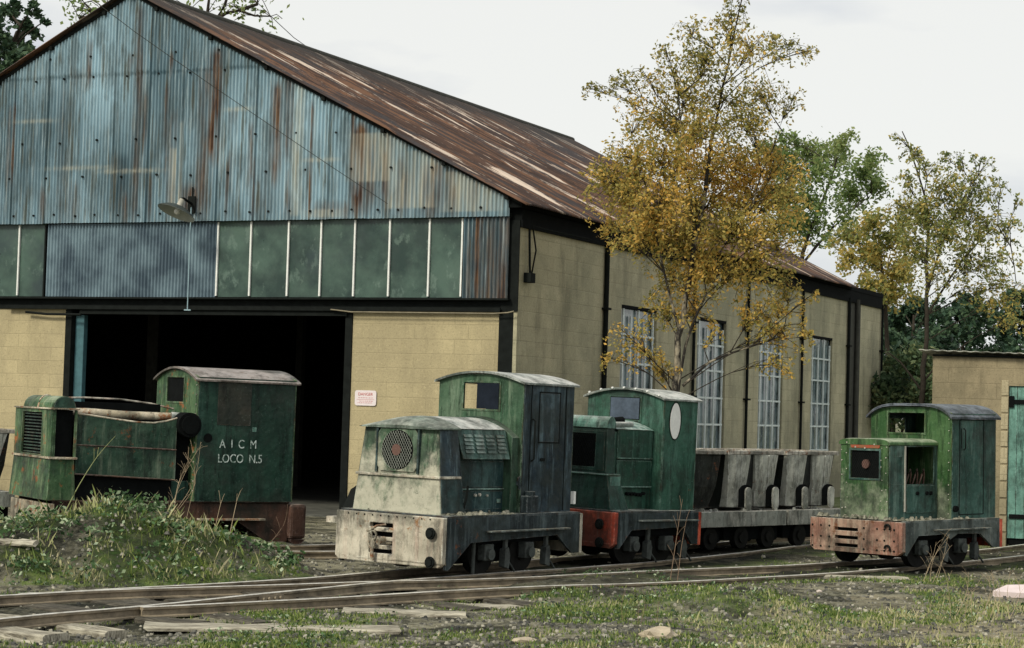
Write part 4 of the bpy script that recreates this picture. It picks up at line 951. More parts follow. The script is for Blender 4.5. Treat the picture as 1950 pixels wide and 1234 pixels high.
pl = MB(); pl.prism([(1.12+.105*cos(t), 1.548+.21*sin(t)) for t in [2*pi*k/32 for k in range(32)]], 'y', -.553, -.547); o = pl.build('porthole_rim', 'black', r)
pl = MB(); pl.prism([(1.113+.090*cos(t), 1.548+.198*sin(t)) for t in [2*pi*k/32 for k in range(32)]], 'y', -.557, -.5535); pl.build('oval_plate', 'white', r)
gear(r, (.42, 1.02), (.66, 1.28), .672)

# ---- the small right-hand locomotive
r = loco_root('diesel_locomotive', 'small bright green locomotive with faded pink beam and open engine side, before the green door', 3.83, 21.64, .85, -.012, GL)
rv = ([-.53, -.40, -.30, -.12, .36, .48, .6], [.19, .30, .42])
bm4 = beam(r, .635, .145, .505, 'l4pink', (-.035, .285, [(.375, .412), (.285, .322), (.198, .235)]), rv, corner=.045)
for z in (.44, .215): ring(MB(), -.02, -.45, z, .035, .012, 12, .6).build('chain_hook', 'darksteel', bm4)
MB().plate('x', 1.785, 1.83, -.635, .635, .19, .505).build('rear_beam', 'l2red', r, bevel=.006)
frame_side(r, [(.062, .505), (.062, .15), (.09, .145), (.29, .355), (.78, .36), (.86, .30), (1.0, .36), (1.42, .35), (1.66, .19), (1.78, .19), (1.78, .505)], .632, 'l4frame')
MB().box(.063, 1.783, -.632, .632, .507, .518).build('footplate', 'l4frame', r)
b = MB(); b.box(.55, 1.55, -.69, -.634, .405, .418); b.build('step_board', 'l4frame', r)
b = MB()
for k in range(60):
    x, y = (U(.02, .1), U(-.6, .6)) if k < 40 else (U(.1, 1.3), U(-.62, -.45)); h = U(.01, .045); rr = U(.015, .045); b.cyl((x, y), rr, 'z', .519, .519+h, 6, rr*.4)
b.build('settled_dirt', 'dirt', r)['kind'] = 'stuff'
# hood shell : front plate, side plates with an opening, rounded top
y0, y1 = -.375, .305
b = MB().plate('x', .10, .114, y0+.015, y1-.015, .52, 1.345, [(-.245, .15, .96, 1.262)]); fr = b.build('hood_front', 'l4green', r)
MB().box(.118, .126, -.25, .155, .95, 1.27).build('radiator_core', 'black', fr)
b = MB(); b.plate('x', .090, .0995, -.265, .17, .94, 1.282, [(-.245, .15, .96, 1.262)]); b.build('grille_frame', 'l4side', fr, bevel=.003)
MB().cyl((-.055, 1.115), .05, 'x', .095, .117, 16).build('fan_hub', 'fanred', fr)
hexmesh(.0935, -.24, .145, .965, 1.258, .028, .0013).build('mesh_guard', 'darksteel', fr)
MB().prism([(y-.05, z+1.318) for y, z in rrect(.40, .055, .02)], 'x', .091, .0995).build('name_plate', 'redplate', fr)
b = MB()
for y in (y0+.03, y1-.03, y0+.10, y1-.10):
    z = .62
    while z < 1.33: b.cyl((y+U(-.012, .012), z+U(-.01, .01)), U(.004, .008), 'x', .092, .10, 6); z += U(.05, .17)
for y in (-.18, -.05, .08, .2): b.cyl((y, U(1.28, 1.35)), .010, 'x', .085, .098, 6)
b.build('rivets', 'concrete', fr)
b = MB().plate('y', y0, y0+.012, .115, .96, .52, 1.345, [(.39, .90, .90, 1.31)]); sp2 = b.build('hood_side', 'l4side', r)
MB().plate('y', y1-.012, y1, .115, .96, .52, 1.345).build('hood_side', 'l4side', r)
secs = []
ar = [((y0+y1)/2+(y1-y0+.02)/2*math.copysign(abs(cos(t))**.42, cos(t)), 1.335+.062*abs(sin(t))**.7) for t in [pi*k/16 for k in range(17)]]
for x, dz in ((.088, -.006), (.13, .0), (.96, .0)): secs.append([(x, y, z+dz) for y, z in ar]+[(x, y0-.01, 1.325), (x, y1+.01, 1.325)])
MB().loft(secs, True, True).build('hood_top', 'l4green', r)
MB().box(.13, .95, y0+.06, y1-.02, .53, .88).build('engine_block', 'black', r); MB().box(.13, .95, .02, .28, .88, 1.32).build('engine_back', 'black', r)
b = MB()
for k in range(3):
    x = .48+k*.12; b.tube([(x, -.30, .88), (x+.01, -.335, 1.0), (x+.05, -.33, 1.06), (x+.10, -.30, 1.0), (x+.11, -.28, .88)], .011, 8)
b.build('copper_pipes', 'copper', r)
b = MB(); b.box(.40, .92, y0-.012, y0-.002, .585, .885); o = b.build('side_panel', 'l4side', r, bevel=.003)
b = MB(); b.cyl((.58, .80), .022, 'y', y0-.03, y0-.0125, 10); b.cyl((.75, .80), .022, 'y', y0-.03, y0-.0125, 10); b.cyl((.82, .80), .022, 'y', y0-.03, y0-.0125, 10); b.build('panel_knobs', 'black', o)
b = MB(); b.box(.365, .386, y0-.010, y0-.001, .60, 1.32); b.build('door_edge', 'concrete', r)
MB().box(.20, .32, y0-.004, y0-.001, 1.20, 1.33).build('paint_patch', 'l2teal', r)
cab(r, .965, 1.80, .56, .52, 1.69, 1.765, (-.195, .31, 1.462, 1.686), 'l4green', 'l4side', 'slateroof', .05, drop=.03, roof_th=.028, pw=4, faropen=(1.2, 1.6, 1.2, 1.62))
b = MB(); b.plate('y', -.571, -.5665, 1.10, 1.56, .56, 1.62, [(1.109, 1.551, .569, 1.611)]); b.box(1.13, 1.138, -.571, -.5665, 1.30, 1.52); b.build('cab_door_seam', 'darksteel', r)
b = MB(); b.tube([(1.17, -.575, 1.28), (1.17, -.60, 1.3), (1.17, -.60, 1.5), (1.17, -.575, 1.52)], .008, 6); b.build('grab_rail', 'darksteel', r)
b = MB(); b.cyl((1.02, .63), .035, 'y', -.60, -.567, 12); b.build('filler_cap', 'black', r)
b = MB()
for k in range(10): b.cyl((-.56+.03, .6+k*.11+U(-.04, .04)), .006, 'x', .955, .963, 6)
b.build('cab_rivets', 'concrete', r)
gear(r, (.45, 1.16), (.84, 1.40), .632, .34)

# ---- the derelict locomotive behind the mound
r = loco_root('diesel_locomotive', 'derelict green locomotive lettered LOCO N.5, rusting half hidden behind the weedy mound', -5.106, 21.148, 1.001, .008, GL)
b = MB(); b.plate('x', 0, .05, -.62, .62, .05, .47); b.build('buffer_beam', 'rustpipe', r, bevel=.02)
b = MB(); b.box(2.80, 3.01, -.60, .60, .09, .485); b.prism([(2.80, .088), (3.01, .088), (2.96, .035), (2.86, .035)], 'y', -.58, .58); b.build('rear_beam', 'rustbeam', r, bevel=.04)
frame_side(r, [(.06, .49), (.06, .05), (.35, .25), (2.05, .29), (2.2, .28), (2.55, .06), (2.80, .06), (2.80, .49)], .54, 'rustbeam')
MB().box(.06, 2.80, -.56, .56, .491, .505).build('footplate', 'rustbeam', r)
b = MB(); b.box(1.7, 2.5, -.60, -.542, .30, .32); b.build('step_board', 'rustpipe', r)
LB = MB(); LB.loft([[(-.03, -.60, .506), (.30, -.55, .506), (.30, .55, .506), (-.03, .62, .506)], [(.0, -.565, .935), (.275, -.535, .935), (.275, .535, .935), (.0, .60, .935)]]); nose = LB.build('lower_nose', 'l5lite', r, bevel=.008)
MB().box(-.02, .29, -.585, .61, .936, .958).build('nose_seam', 'rustpipe', r, bevel=.003)
b = MB(); b.plate('x', .0, .02, -.565, .60, .959, 1.455, [(-.26, .36, .975, 1.42)]); nf = b.build('radiator_surround', 'l5lite', r)
MB().box(.05, .25, -.50, .56, .962, 1.45).build('radiator_core', 'black', r)
b = MB()
for k in range(13): b.box(.022, .045, -.25, .35, .985+k*.034, .997+k*.034)
b.build('grille_slats', 'l5cab', nf)
b = MB(); b.box(.255, .28, -.56, -.54, .959, 1.455); b.box(.0205, .045, -.565, -.545, .959, 1.455); b.build('corner_post', 'l5lite', r)
MB().box(-.02, .30, -.58, .61, 1.457, 1.472).build('radiator_lid', 'rustpipe', r, bevel=.003)
s_ = [(.145+.125*cos(t), 1.474+.125*sin(t)) for t in [pi*k/14 for k in range(15)]]
MB().prism(s_, 'y', -.53, .40).build('header_tank', 'l5lite', r, bevel=.004); MB().prism([(.145+.118*cos(t), 1.476+.118*sin(t)) for t in [pi*k/14 for k in range(15)]], 'y', -.538, -.531).build('tank_end', 'l5cab', r)
b = MB(); b.tube([(.145+.13*cos(t), .02+.10*cos(t), 1.474+.13*sin(t)) for t in [pi*k/10 for k in range(11)]], .010, 6); b.build('tank_strap', MT['rustpipe'], r)
# hood sides with sagging upper edge, open on top
for s_ in (-1, 1):
    up = [(.285, 1.42), (.45, 1.405), (.7, 1.375), (.95, 1.35), (1.15, 1.345), (1.30, 1.37), (1.42, 1.405)]
    dn = [(1.42, 1.065), (.285, 1.095)]
    MB().prism(up+dn, 'y', s_*.53-.006, s_*.53+.006).build('hood_side', 'l5green', r)
    MB().prism([(.285, 1.083), (1.42, 1.053), (1.42, .735), (.285, .785)], 'y', s_*.537-.006, s_*.537+.006).build('lower_door', 'l5green', r)
    b = MB(); b.tube([(x, s_*.53, z) for x, z in up], .011, 6); b.build('hood_edge', 'rustpipe', r)
    b = MB(); b.tube([(.285, s_*.545, 1.09), (1.42, s_*.545, 1.06)], .008, 6); b.tube([(.285, s_*.545, .782), (1.42, s_*.545, .732)], .010, 6); b.build('door_ledge', 'rustbeam', r)
MB().box(.31, 1.40, -.50, .50, .51, 1.28).build('engine_block', 'black', r)
MB().box(.31, 1.62, -.45, .45, .506, .72).build('sump', 'l2dark', r)
b = MB(); b.tube([(.25, -.22, 1.44), (.5, -.26, 1.435), (.9, -.30, 1.415), (1.3, -.34, 1.415), (1.42, -.36, 1.42)], [.035, .045, .048, .045, .04], 12); b.build('exhaust_pipe', 'rustpipe', r)
b = MB(); b.tube([(1.42, -.36, 1.42), (1.52, -.38, 1.415)], .05, 12); b.build('hose', 'roofpale', r)
b = MB(); b.tube([(.25, .10, 1.575), (.6, .10, 1.59), (1.0, .08, 1.585), (1.35, .05, 1.55), (1.6, 0, 1.50)], .011, 8); b.build('upper_rail', 'rimpale', r)
MB().box(.30, 1.45, .02, .2, 1.28, 1.545).build('hood_gap_shade', 'black', r)  # black box painting the dark gap between upper rail and pipe
b = MB(); b.cyl((1.545, 1.335), .135, 'y', -.60, -.36, 28); b.cyl((1.545, 1.335), .10, 'y', -.62, -.60, 28); b.build('air_filter', 'black', r, bevel=.012)
MB().box(1.43, 1.62, -.42, .42, .51, 1.36).build('bulkhead', 'black', r)
cab(r, 1.63, 2.825, .575, .506, 1.87, 1.955, (-.20, .27, 1.585, 1.855), 'l5lite', 'l5cab', 'pink_roof', .04, drop=.02)
MB().box(1.637, 1.642, -.21, .28, 1.575, 1.865).build('window_pane', 'black', r)
MB().box(1.87, 2.27, -.584, -.5815, 1.345, 1.81).build('faded_panel', 'l5red', r)
MB().box(2.3, 2.35, -.584, -.5815, 1.28, 1.33).build('paint_chip', 'l2teal', r)
MB().cyl((1.77, 1.20), .05, 'y', -.588, -.5815, 16).build('dark_boss', 'black', r)
for s_, sz, x, z, k in (('A  I  C  M', .135, 2.135, 1.135, 1), ('LOCO  N.5', .135, 2.165, .975, 1)):
    t_ = text(s_, sz, 'cab_lettering', 'letter', r); t_.rotation_euler = (pi/2, 0, radians(.0)); t_.location = (x, -.5835, z); t_.scale = (.82, 1, 1)
b = MB()
for k in range(12): b.cyl((-.555, .62+k*.105), .008, 'x', 1.620, 1.628, 6)
b.build('cab_rivets', 'rimpale', r)
for x in (.75, 1.75): wheelset(r, x, 0, .92, .205)

# ------------------------------------------------------------------ store building on the right
SX, SY = at(1775, 760, 27.6).x, 27.6; ST = .34
store = thing('store_building', 'low sandy block store with sheet roof and green plank door at the right edge', 'building', (SX, SY, 0), -ST)
dx0 = 1.045; dh = 2.13
MB().plate('y', 0, .22, 0, 6.5, Z0, 2.50, [(dx0, dx0+2.6, Z0, dh)]).build('wall', 'block_shed', store)
b = MB(); b.prism([(0, 2.503), (6.5, 2.503), (6.5, 2.36+.145), (0, 2.545)], 'y', .002, .22); b.build('wall_top', 'block_shed', store)
MB().box(0, .22, .222, 5.0, Z0, 2.50).build('wall', 'block_shed', store)
MT['quoin'] = blocks('quoin_brick', (.50, .43, .28), (.36, .31, .20), .2, .225, 'x', .2)
qb = MB(); z = Z0
while z < dh: qb.box(dx0-.10, dx0-.003, -.012+U(-.004, .004), .22, z, z+.21); z += .235
qb.build('quoin_bricks', 'quoin', store, bevel=.008)
MT['doorgreen'] = paint('door_green', (.12, .26, .215), (.17, .34, .28), (.16, .28, .24), .5, .03, 0, off=90)
b = MB(); x = dx0+.004
while x < dx0+2.5: b.box(x, x+.108, .03, .055, .03, dh-.005); x += .115
dr = b.build('plank_door', 'doorgreen', store)
b = MB(); b.box(dx0+.03, dx0+2.4, .008, .029, dh-.25, dh-.19); b.box(dx0+.03, dx0+2.4, .008, .029, .30, .36); b.box(dx0+.01, dx0+.07, .0, .029, dh-.30, dh-.14); b.build('strap_hinge', 'black', dr)
MB().box(dx0, dx0+2.6, .06, .2, Z0, dh).build('door_backing', 'black', store)
b = MB(); b.col = []; n = 260
for i in range(n+1):
    x = -.18+7*i/n
    for j in range(4):
        y = -.14+5.3*j/3; b.v.append((x, y, 2.60-.018*x-.03*y+.005*cos(2*pi*x/.15))); b.col.append((.4, 0, .6, 1))
for i in range(n):
    for j in range(3): a = i*4+j; b.f.append((a, a+4, a+5, a+1)); b.sm.append(True)
o = b.build('roof', 'tubpale', store, fixn=False); md = o.modifiers.new('t', 'SOLIDIFY'); md.thickness = .012
MB().prism([(0, 2.548), (6.5, 2.508), (6.5, 2.47), (0, 2.52)], 'y', -.03, -.002).build('eaves_board', 'darksteel', store)

# ------------------------------------------------------------------ trees
def leafmat(name, cols, trans=.35):
    q = M(name, .6, 0, .25); a = q.attr('tone'); sp = N(q.t, 'ShaderNodeSeparateColor'); q.link(a.outputs['Color'], sp.inputs[0])
    c = q.mix(q.ramp(sp.outputs[0], 0, .5), cols[0], cols[1]); c = q.mix(q.ramp(sp.outputs[0], .5, 1.), c, cols[2])
    q.link(c, q.p.inputs['Base Color'])
    tr = N(q.t, 'ShaderNodeBsdfTranslucent'); q.link(c, tr.inputs[0]); mx = N(q.t, 'ShaderNodeMixShader'); mx.inputs[0].default_value = trans
    q.link(q.p.outputs[0], mx.inputs[1]); q.link(tr.outputs[0], mx.inputs[2]); q.link(mx.outputs[0], q.t.nodes['Material Output'].inputs[0]); return q.m
MT['lf_birch'] = leafmat('birch_leaves', [(.20, .21, .06), (.56, .45, .13), (.86, .53, .13)], .5)
MT['lf_sparse'] = leafmat('sparse_leaves', [(.11, .15, .05), (.30, .33, .11), (.62, .46, .13)], .5)
MT['lf_green'] = leafmat('green_leaves', [(.09, .15, .05), (.21, .30, .10), (.30, .34, .13)], .5)
MT['lf_dark'] = leafmat('dark_leaves', [(.012, .030, .018), (.035, .075, .040), (.08, .13, .065)], .15)
MT['lf_bush'] = leafmat('bush_leaves', [(.03, .06, .03), (.08, .13, .06), (.20, .22, .10)])
MT['bark'] = flat('dark_bark', (.045, .038, .030), .9, .4)
MT['birchbark'] = (lambda q: q.done(q.mix(q.ramp(q.noise(3, 7, (1, 1, .5), rough=.7), .50, .58), (.022, .019, .016), (.30, .26, .19))))(M('birch_bark', .85))
def leaf(b, p, s, tone, dirv=None):
    a = Vector((U(-1, 1), U(-1, 1), U(-1, .5))).normalized(); c = Vector((U(-1, 1), U(-1, 1), U(-1, 1)))
    c = (c-a*c.dot(a)).normalized(); a *= s*.62; c *= s*.36
    o = len(b.v); b.v += [tuple(p-a), tuple(p+c*.9-a*.1), tuple(p+a), tuple(p-c*.9-a*.1)]; b.f.append((o, o+1, o+2, o+3)); b.sm.append(False); b.col += [(tone, 0, 0, 1)]*4
def tree(name, label, group, trunk, clusters, Y, dens, size, mat, bark, depth, tonef, trunk_r=(.09, .02), spread=1., drop=.35, base=None, twig_r=.005, ntw=7, forks=(), clump=.12):
    P = [at(x, y, Y) for x, y in trunk]; P[0].z = min(P[0].z, -.15) if base is None else base
    o0 = P[0].copy(); t = thing(name, label, 'tree', o0, 0, group)
    D = dense(P, .25); n = len(D); tr = MB()
    D = [p+Vector((U(-.02, .02), U(-.02, .02), 0)) if 0 < i < n-1 else p for i, p in enumerate(D)]
    tr.tube([p-o0 for p in D], [trunk_r[0]+(trunk_r[1]-trunk_r[0])*(i/(n-1))**.8 for i in range(n)], 9)
    for f in forks:
        Q = dense([at(x, y, Y) for x, y in f], .25); m_ = len(Q); tr.tube([p-o0 for p in Q], [trunk_r[0]*.22*(1-i/m_)+.005 for i in range(m_)], 7); D += Q
    lf = MB(); lf.col = []; br = MB(); k0 = Y/FPX
    for cl in clusters:
        cx, cy, cr_ = cl[:3]; dn = cl[3] if len(cl) > 3 else 1
        dy = U(-1, 1)*depth*(.4+.6*min(1, cr_*k0/.4)); C = at(cx, cy, Y+dy); R = cr_*k0*spread
        # limb from trunk (a point lower than the cluster)
        want = C.z-drop-.25*abs(C.x-D[n//2].x)
        S = min(D, key=lambda p: abs(p.z-want)+.35*(Vector((p.x, p.y, 0))-Vector((C.x, C.y, 0))).length)
        mid = (S+C)/2+Vector((U(-.1, .1), U(-.1, .1), -.05+.12*(C-S).length)); LP = dense([S, mid, C], .2)
        br.tube([p-o0 for p in LP], [max(.004, trunk_r[0]*.13*(1-.8*i/len(LP))) for i in range(len(LP))], 5)
        for q_ in range(max(2, int(ntw*dn))):
            v = Vector((U(-1, 1), U(-1, 1), U(-1, 1)))
            if v.length > 1: v.normalize()
            e = C+Vector((v.x*R, v.y*R, v.z*R*.85)); s = LP[R_.randint(len(LP)//2, len(LP)-1)]
            m2 = (s+e)/2+Vector((0, 0, R*.25)); T = dense([s, m2, e, e+Vector((v.x*R*.25, v.y*R*.25, -R*.35))], .12)
            br.tube([p-o0 for p in T], [twig_r*(1-.7*i/len(T)) for i in range(len(T))], 3, False)
            nl = int(dens*dn/ntw)
            for _ in range(nl):
                p = T[R_.randint(len(T)//3, len(T)-1)]; g_ = abs(R_.gauss(0, 1))
                p = p+Vector((R_.gauss(0, R*clump), R_.gauss(0, R*clump), R_.gauss(-.04*R, R*clump)))
                leaf(lf, p-o0, size*U(.45, 1.4), max(0, min(1, tonef(p)+R_.gauss(0, .26))))
    tr.build('trunk', bark, t); br.build('branches', 'bark', t); lf.build('crown', mat, t, fixn=False)
    return t
c1 = [(1410, 12, 28, .6), (1385, 55, 30, .7), (1318, 70, 34, .6), (1275, 118, 36, .6), (1350, 125, 48), (1430, 100, 44, .9), (1500, 85, 30, .6), (1545, 94, 12, .3), (1235, 150, 32, .6), (1175, 162, 26, .5), (1128, 170, 14, .4), (1300, 185, 50, 1.1), (1380, 190, 48), (1450, 190, 42, .9), (1512, 188, 18, .4), (1212, 212, 32, .6),
      (1265, 240, 48, 1.2), (1420, 250, 46), (1340, 265, 56, 1.3), (1195, 300, 42, 1.3), (1255, 310, 56, 1.9), (1340, 330, 56, 1.8), (1410, 320, 56, 1.7), (1475, 310, 40, 1.2), (1150, 335, 28, .9), (1180, 370, 46, 1.5), (1255, 390, 56, 2), (1345, 395, 60, 2), (1440, 380, 56, 1.9), (1505, 375, 30, 1), (1215, 440, 42, 1.4), (1300, 455, 54, 1.8), (1395, 450, 56, 1.8), (1475, 445, 40, 1.2),
      (1190, 455, 20, .5), (1345, 515, 44, 1.2), (1285, 535, 38, 1), (1425, 515, 44, 1.2), (1500, 535, 24, .6), (1255, 590, 32, .7), (1325, 585, 32, .7), (1450, 600, 34, .9), (1505, 572, 28, .6), (1545, 562, 12, .3), (1195, 638, 28, .6), (1165, 683, 18, .4), (1235, 688, 28, .6), (1272, 708, 18, .4), (1495, 640, 34, .8), (1540, 640, 12, .3), (1480, 690, 22, .5), (1360, 640, 16, .3), (1165, 430, 16, .5), (1500, 470, 26, .6), (1520, 330, 20, .5)]
def tone1(p):
    return .50+.42*noise.noise((p.x*1.5, p.y*1.5, p.z*1.5)) + (-.20 if p.z > 5.3 else .02)+.08*noise.noise((p.x*6, p.y*6, p.z*6))
tree('birch_tree', 'tall yellow-leaved birch growing between the tub wagons and the shed side wall', None, [(1290, 830), (1288, 700), (1300, 610), (1322, 480), (1345, 340), (1368, 200), (1400, 60), (1412, 0)], [(a[0], a[1], a[2], (a[3] if len(a) > 3 else 1)*(1.1 if a[1] < 290 else .95 if a[1] < 470 else 1.1)) for a in c1], 27.2, 740, .046, 'lf_birch', 'birchbark', .6, tone1, (.075, .008), spread=1.3, ntw=24, forks=[[(1290, 760), (1305, 660), (1345, 560), (1420, 430), (1450, 330), (1490, 250)], [(1296, 640), (1265, 520), (1240, 400), (1220, 310)], [(1300, 735), (1350, 690), (1430, 660), (1490, 640)], [(1310, 560), (1320, 420), (1300, 280), (1290, 150)]])
c2 = [(1712, 262, 12, .3), (1735, 290, 14, .4), (1760, 310, 24, .6), (1812, 310, 24, .6), (1868, 308, 18, .4), (1730, 350, 24, .6), (1790, 360, 34, 1), (1850, 350, 28, .8), (1905, 358, 18, .4), (1938, 380, 10, .3), (1838, 400, 38, 1.2), (1765, 415, 34, 1.2), (1718, 400, 24, .8), (1880, 430, 34, 1), (1922, 440, 22, .6), (1800, 455, 38, 1.1), (1850, 490, 38, 1), (1902, 500, 28, .7), (1930, 545, 24, .6), (1745, 480, 30, 1), (1785, 525, 26, .6), (1862, 550, 28, .6), (1908, 585, 22, .5), (1940, 610, 20, .5)]
tree('birch_tree', 'sparse thin-leaved birch rising behind the right locomotive and the store corner', None, [(1748, 775), (1762, 650), (1764, 540), (1768, 430), (1752, 340), (1718, 250)], c2, 31.5, 800, .052, 'lf_sparse', 'bark', .6, lambda p: .5+.4*noise.noise((p.x*1.1, p.y, p.z*1.1)), (.075, .008), spread=1.4, ntw=22, forks=[[(1764, 560), (1800, 450), (1850, 350), (1880, 310)], [(1766, 600), (1830, 500), (1900, 430), (1925, 470), (1935, 540)], [(1752, 740), (1715, 690), (1690, 670)], [(1755, 730), (1790, 690)]])
c3 = [(1620, 450, 36), (1660, 428, 34), (1700, 468, 36), (1650, 490, 44, 1.2), (1702, 525, 40, 1.2), (1660, 545, 30), (1612, 492, 22, .7), (1720, 425, 24, .7), (1690, 565, 24, .8), (1740, 500, 24, .6), (1720, 560, 24, .6)]
tree('small_tree', 'small orange-tinged tree at the far end of the shed', None, [(1700, 800), (1690, 640), (1680, 520), (1672, 440)], c3, 50, 800, .095, 'lf_sparse', 'bark', 1.4, lambda p: .62+.5*noise.noise((p.x*.8, p.y, p.z*.8)), (.13, .02), ntw=16, clump=.2)
c4 = [(1470, 300, 36), (1490, 270, 26, .6), (1660, 300, 26, .6), (1610, 270, 26, .7), (1540, 292, 34), (1590, 298, 38), (1640, 328, 38), (1672, 358, 22, .7), (1560, 340, 44), (1620, 368, 36), (1530, 385, 40), (1602, 405, 26, .6), (1540, 432, 36), (1500, 330, 40), (1585, 448, 18, .4), (1500, 420, 34), (1480, 370, 30)]
tree('willow_tree', 'green feathery tree standing beyond the shed roof behind the tall birch', None, [(1500, 780), (1515, 600), (1530, 480), (1560, 400), (1590, 320)], c4, 66, 900, .12, 'lf_green', 'bark', 2., lambda p: .55+.45*noise.noise((p.x*.5, p.y, p.z*.5)), (.2, .03), ntw=16, clump=.2, forks=[[(1530, 500), (1590, 430), (1660, 370)]])
GD = 'dark trees beyond the store'
c5 = [[(1715, 605, 38), (1760, 612, 42), (1730, 650, 40), (1770, 655, 46), (1745, 585, 26)], [(1812, 592, 38), (1850, 572, 24), (1862, 604, 42), (1830, 642, 44), (1800, 640, 30)], [(1908, 612, 40), (1945, 600, 30), (1900, 650, 44), (1945, 650, 40), (1930, 565, 22), (1975, 620, 40)]]
for k, (cc, lb) in enumerate(zip(c5, ('dark bluish-green tree just right of the far end of the shed', 'dark evergreen bush showing above the middle of the store roof', 'dark evergreen above the store roof at the right edge of the picture'))):
    x = cc[0][0]; tree('evergreen_tree', lb, GD, [(x+20, 800), (x+20, 700), (x+25, 600)], cc, 56+3*k, 900, .14, 'lf_dark', 'bark', 2.2, lambda p: .5+.5*noise.noise((p.x*.9, p.y, p.z*.9)), (.15, .03), ntw=14)
def bush(label, clusters, Y, dens, size, mat, group, tonef, depth=1.2, name='bush'):
    C0 = at(clusters[0][0], 800, Y); C0.z = -.1; t = thing(name, label, 'bush', C0, 0, group); lf = MB(); lf.col = []; st = MB(); k0 = Y/FPX
    for cx, cy, cr_ in clusters:
        C = at(cx, cy, Y+U(-1, 1)*depth); R = cr_*k0
        st.tube([C0-C0, Vector(((C.x-C0.x)*.4, (C.y-C0.y)*.4, (C.z+.1)*.5)), C-C0], [.03, .02, .008], 5)
        for _ in range(dens):
            v = Vector((R_.gauss(0, .5), R_.gauss(0, .5), R_.gauss(0, .45)))*R; p = C+v
            if p.z < -.1: p.z = U(-.08, .3)
            leaf(lf, p-C0, size*U(.6, 1.4), max(0, min(1, tonef(p)+R_.gauss(0, .2))))
    st.build('stems', 'bark', t); lf.build('foliage', mat, t, fixn=False); return t
tn = lambda p: .5+.5*noise.noise((p.x*1.3, p.y*1.3, p.z*1.3))
bush('pale green undergrowth between the shed end and the store wall', [(1705, 700, 34), (1745, 690, 34), (1690, 745, 30), (1730, 740, 40), (1765, 745, 30), (1700, 775, 34), (1750, 780, 34)], 46, 900, .12, 'lf_bush', 'undergrowth by the store', tn)
bush('dense shadowy hedge mass beyond the shed end under the evergreens', [(1690, 660, 34), (1730, 680, 30), (1700, 630, 30), (1780, 700, 40), (1840, 690, 40), (1900, 690, 40), (1950, 690, 40), (1990, 680, 40), (1700, 720, 40), (1760, 730, 40)], 58, 800, .14, 'lf_dark', 'undergrowth by the store', tn, 2)
bush('low far hedge along the horizon at the extreme right', [(1960, 740, 40), (2020, 740, 40), (2080, 730, 40)], 62, 500, .2, 'lf_dark', None, tn, 2)
# top left tree and bare branches behind the roof
c6 = [(20, 22, 26), (55, 55, 24, .8), (18, 80, 34), (62, 18, 16, .5), (30, 125, 30), (78, 108, 12, .3), (50, 95, 20, .7), (-30, 60, 50), (-30, 130, 50), (85, 40, 8, .3), (5, 150, 26)]
tree('oak_tree', 'dark green leafy tree behind the left slope of the shed roof, top left corner', None, [(-60, 900), (-40, 500), (-20, 250), (10, 120), (40, 50)], c6, 50, 520, .15, 'lf_dark', 'bark', 1.8, lambda p: .75+.4*noise.noise((p.x*.6, p.y, p.z*.6)), (.3, .06), ntw=10)
def bare(name, label, limbs, Y, leaves=0, base=None):
    P0 = at(*base, Y); P0.z = -.1; t = thing(name, label, 'tree', P0, 0); b = MB(); lf = MB(); lf.col = []
    root = at(limbs[0][0][0], limbs[0][0][1], Y); b.tube([Vector((0, 0, 0)), (root-P0)*.6+Vector((.1, 0, 0)), root-P0], [.22, .15, .07], 9)
    for L_ in limbs:
        Q = dense([at(x, y, Y) for x, y in L_], .3); m_ = len(Q); b.tube([p-P0 for p in Q], [.055*(1-.85*i/m_) for i in range(m_)], 6)
        for _ in range(9):
            s = Q[R_.randint(m_//3, m_-1)]; e = s+Vector((U(-.6, .6), U(-.4, .4), U(-.25, .65))); b.tube([p-P0 for p in dense([s, (s+e)/2+Vector((0, 0, .08)), e], .2)], .011, 3)
            for _ in range(leaves):
                leaf(lf, e+Vector((R_.gauss(0, .16), R_.gauss(0, .16), R_.gauss(0, .16)))-P0, .13*U(.6, 1.3), U(.3, 1))
    b.build('branches', 'bark', t)
    if leaves: lf.build('foliage', 'lf_green', t, fixn=False)
bare('bare_tree', 'almost bare crooked branches showing over the roof ridge near the top edge', [[(380, 60), (395, 25), (400, -30)], [(400, 45), (430, 25), (455, 20), (485, 30), (515, 31)], [(380, 40), (330, 5), (320, -30)], [(410, 40), (428, 10), (440, -30)], [(455, 20), (490, 8), (492, -10)]], 48, 7, (390, 800))
bare('bare_tree', 'few twiggy sprigs peeping over the left slope of the gable roof', [[(190, 60), (175, 20), (160, 5)], [(185, 50), (200, 10), (230, -10)], [(180, 30), (150, 35)]], 48, 9, (190, 800))

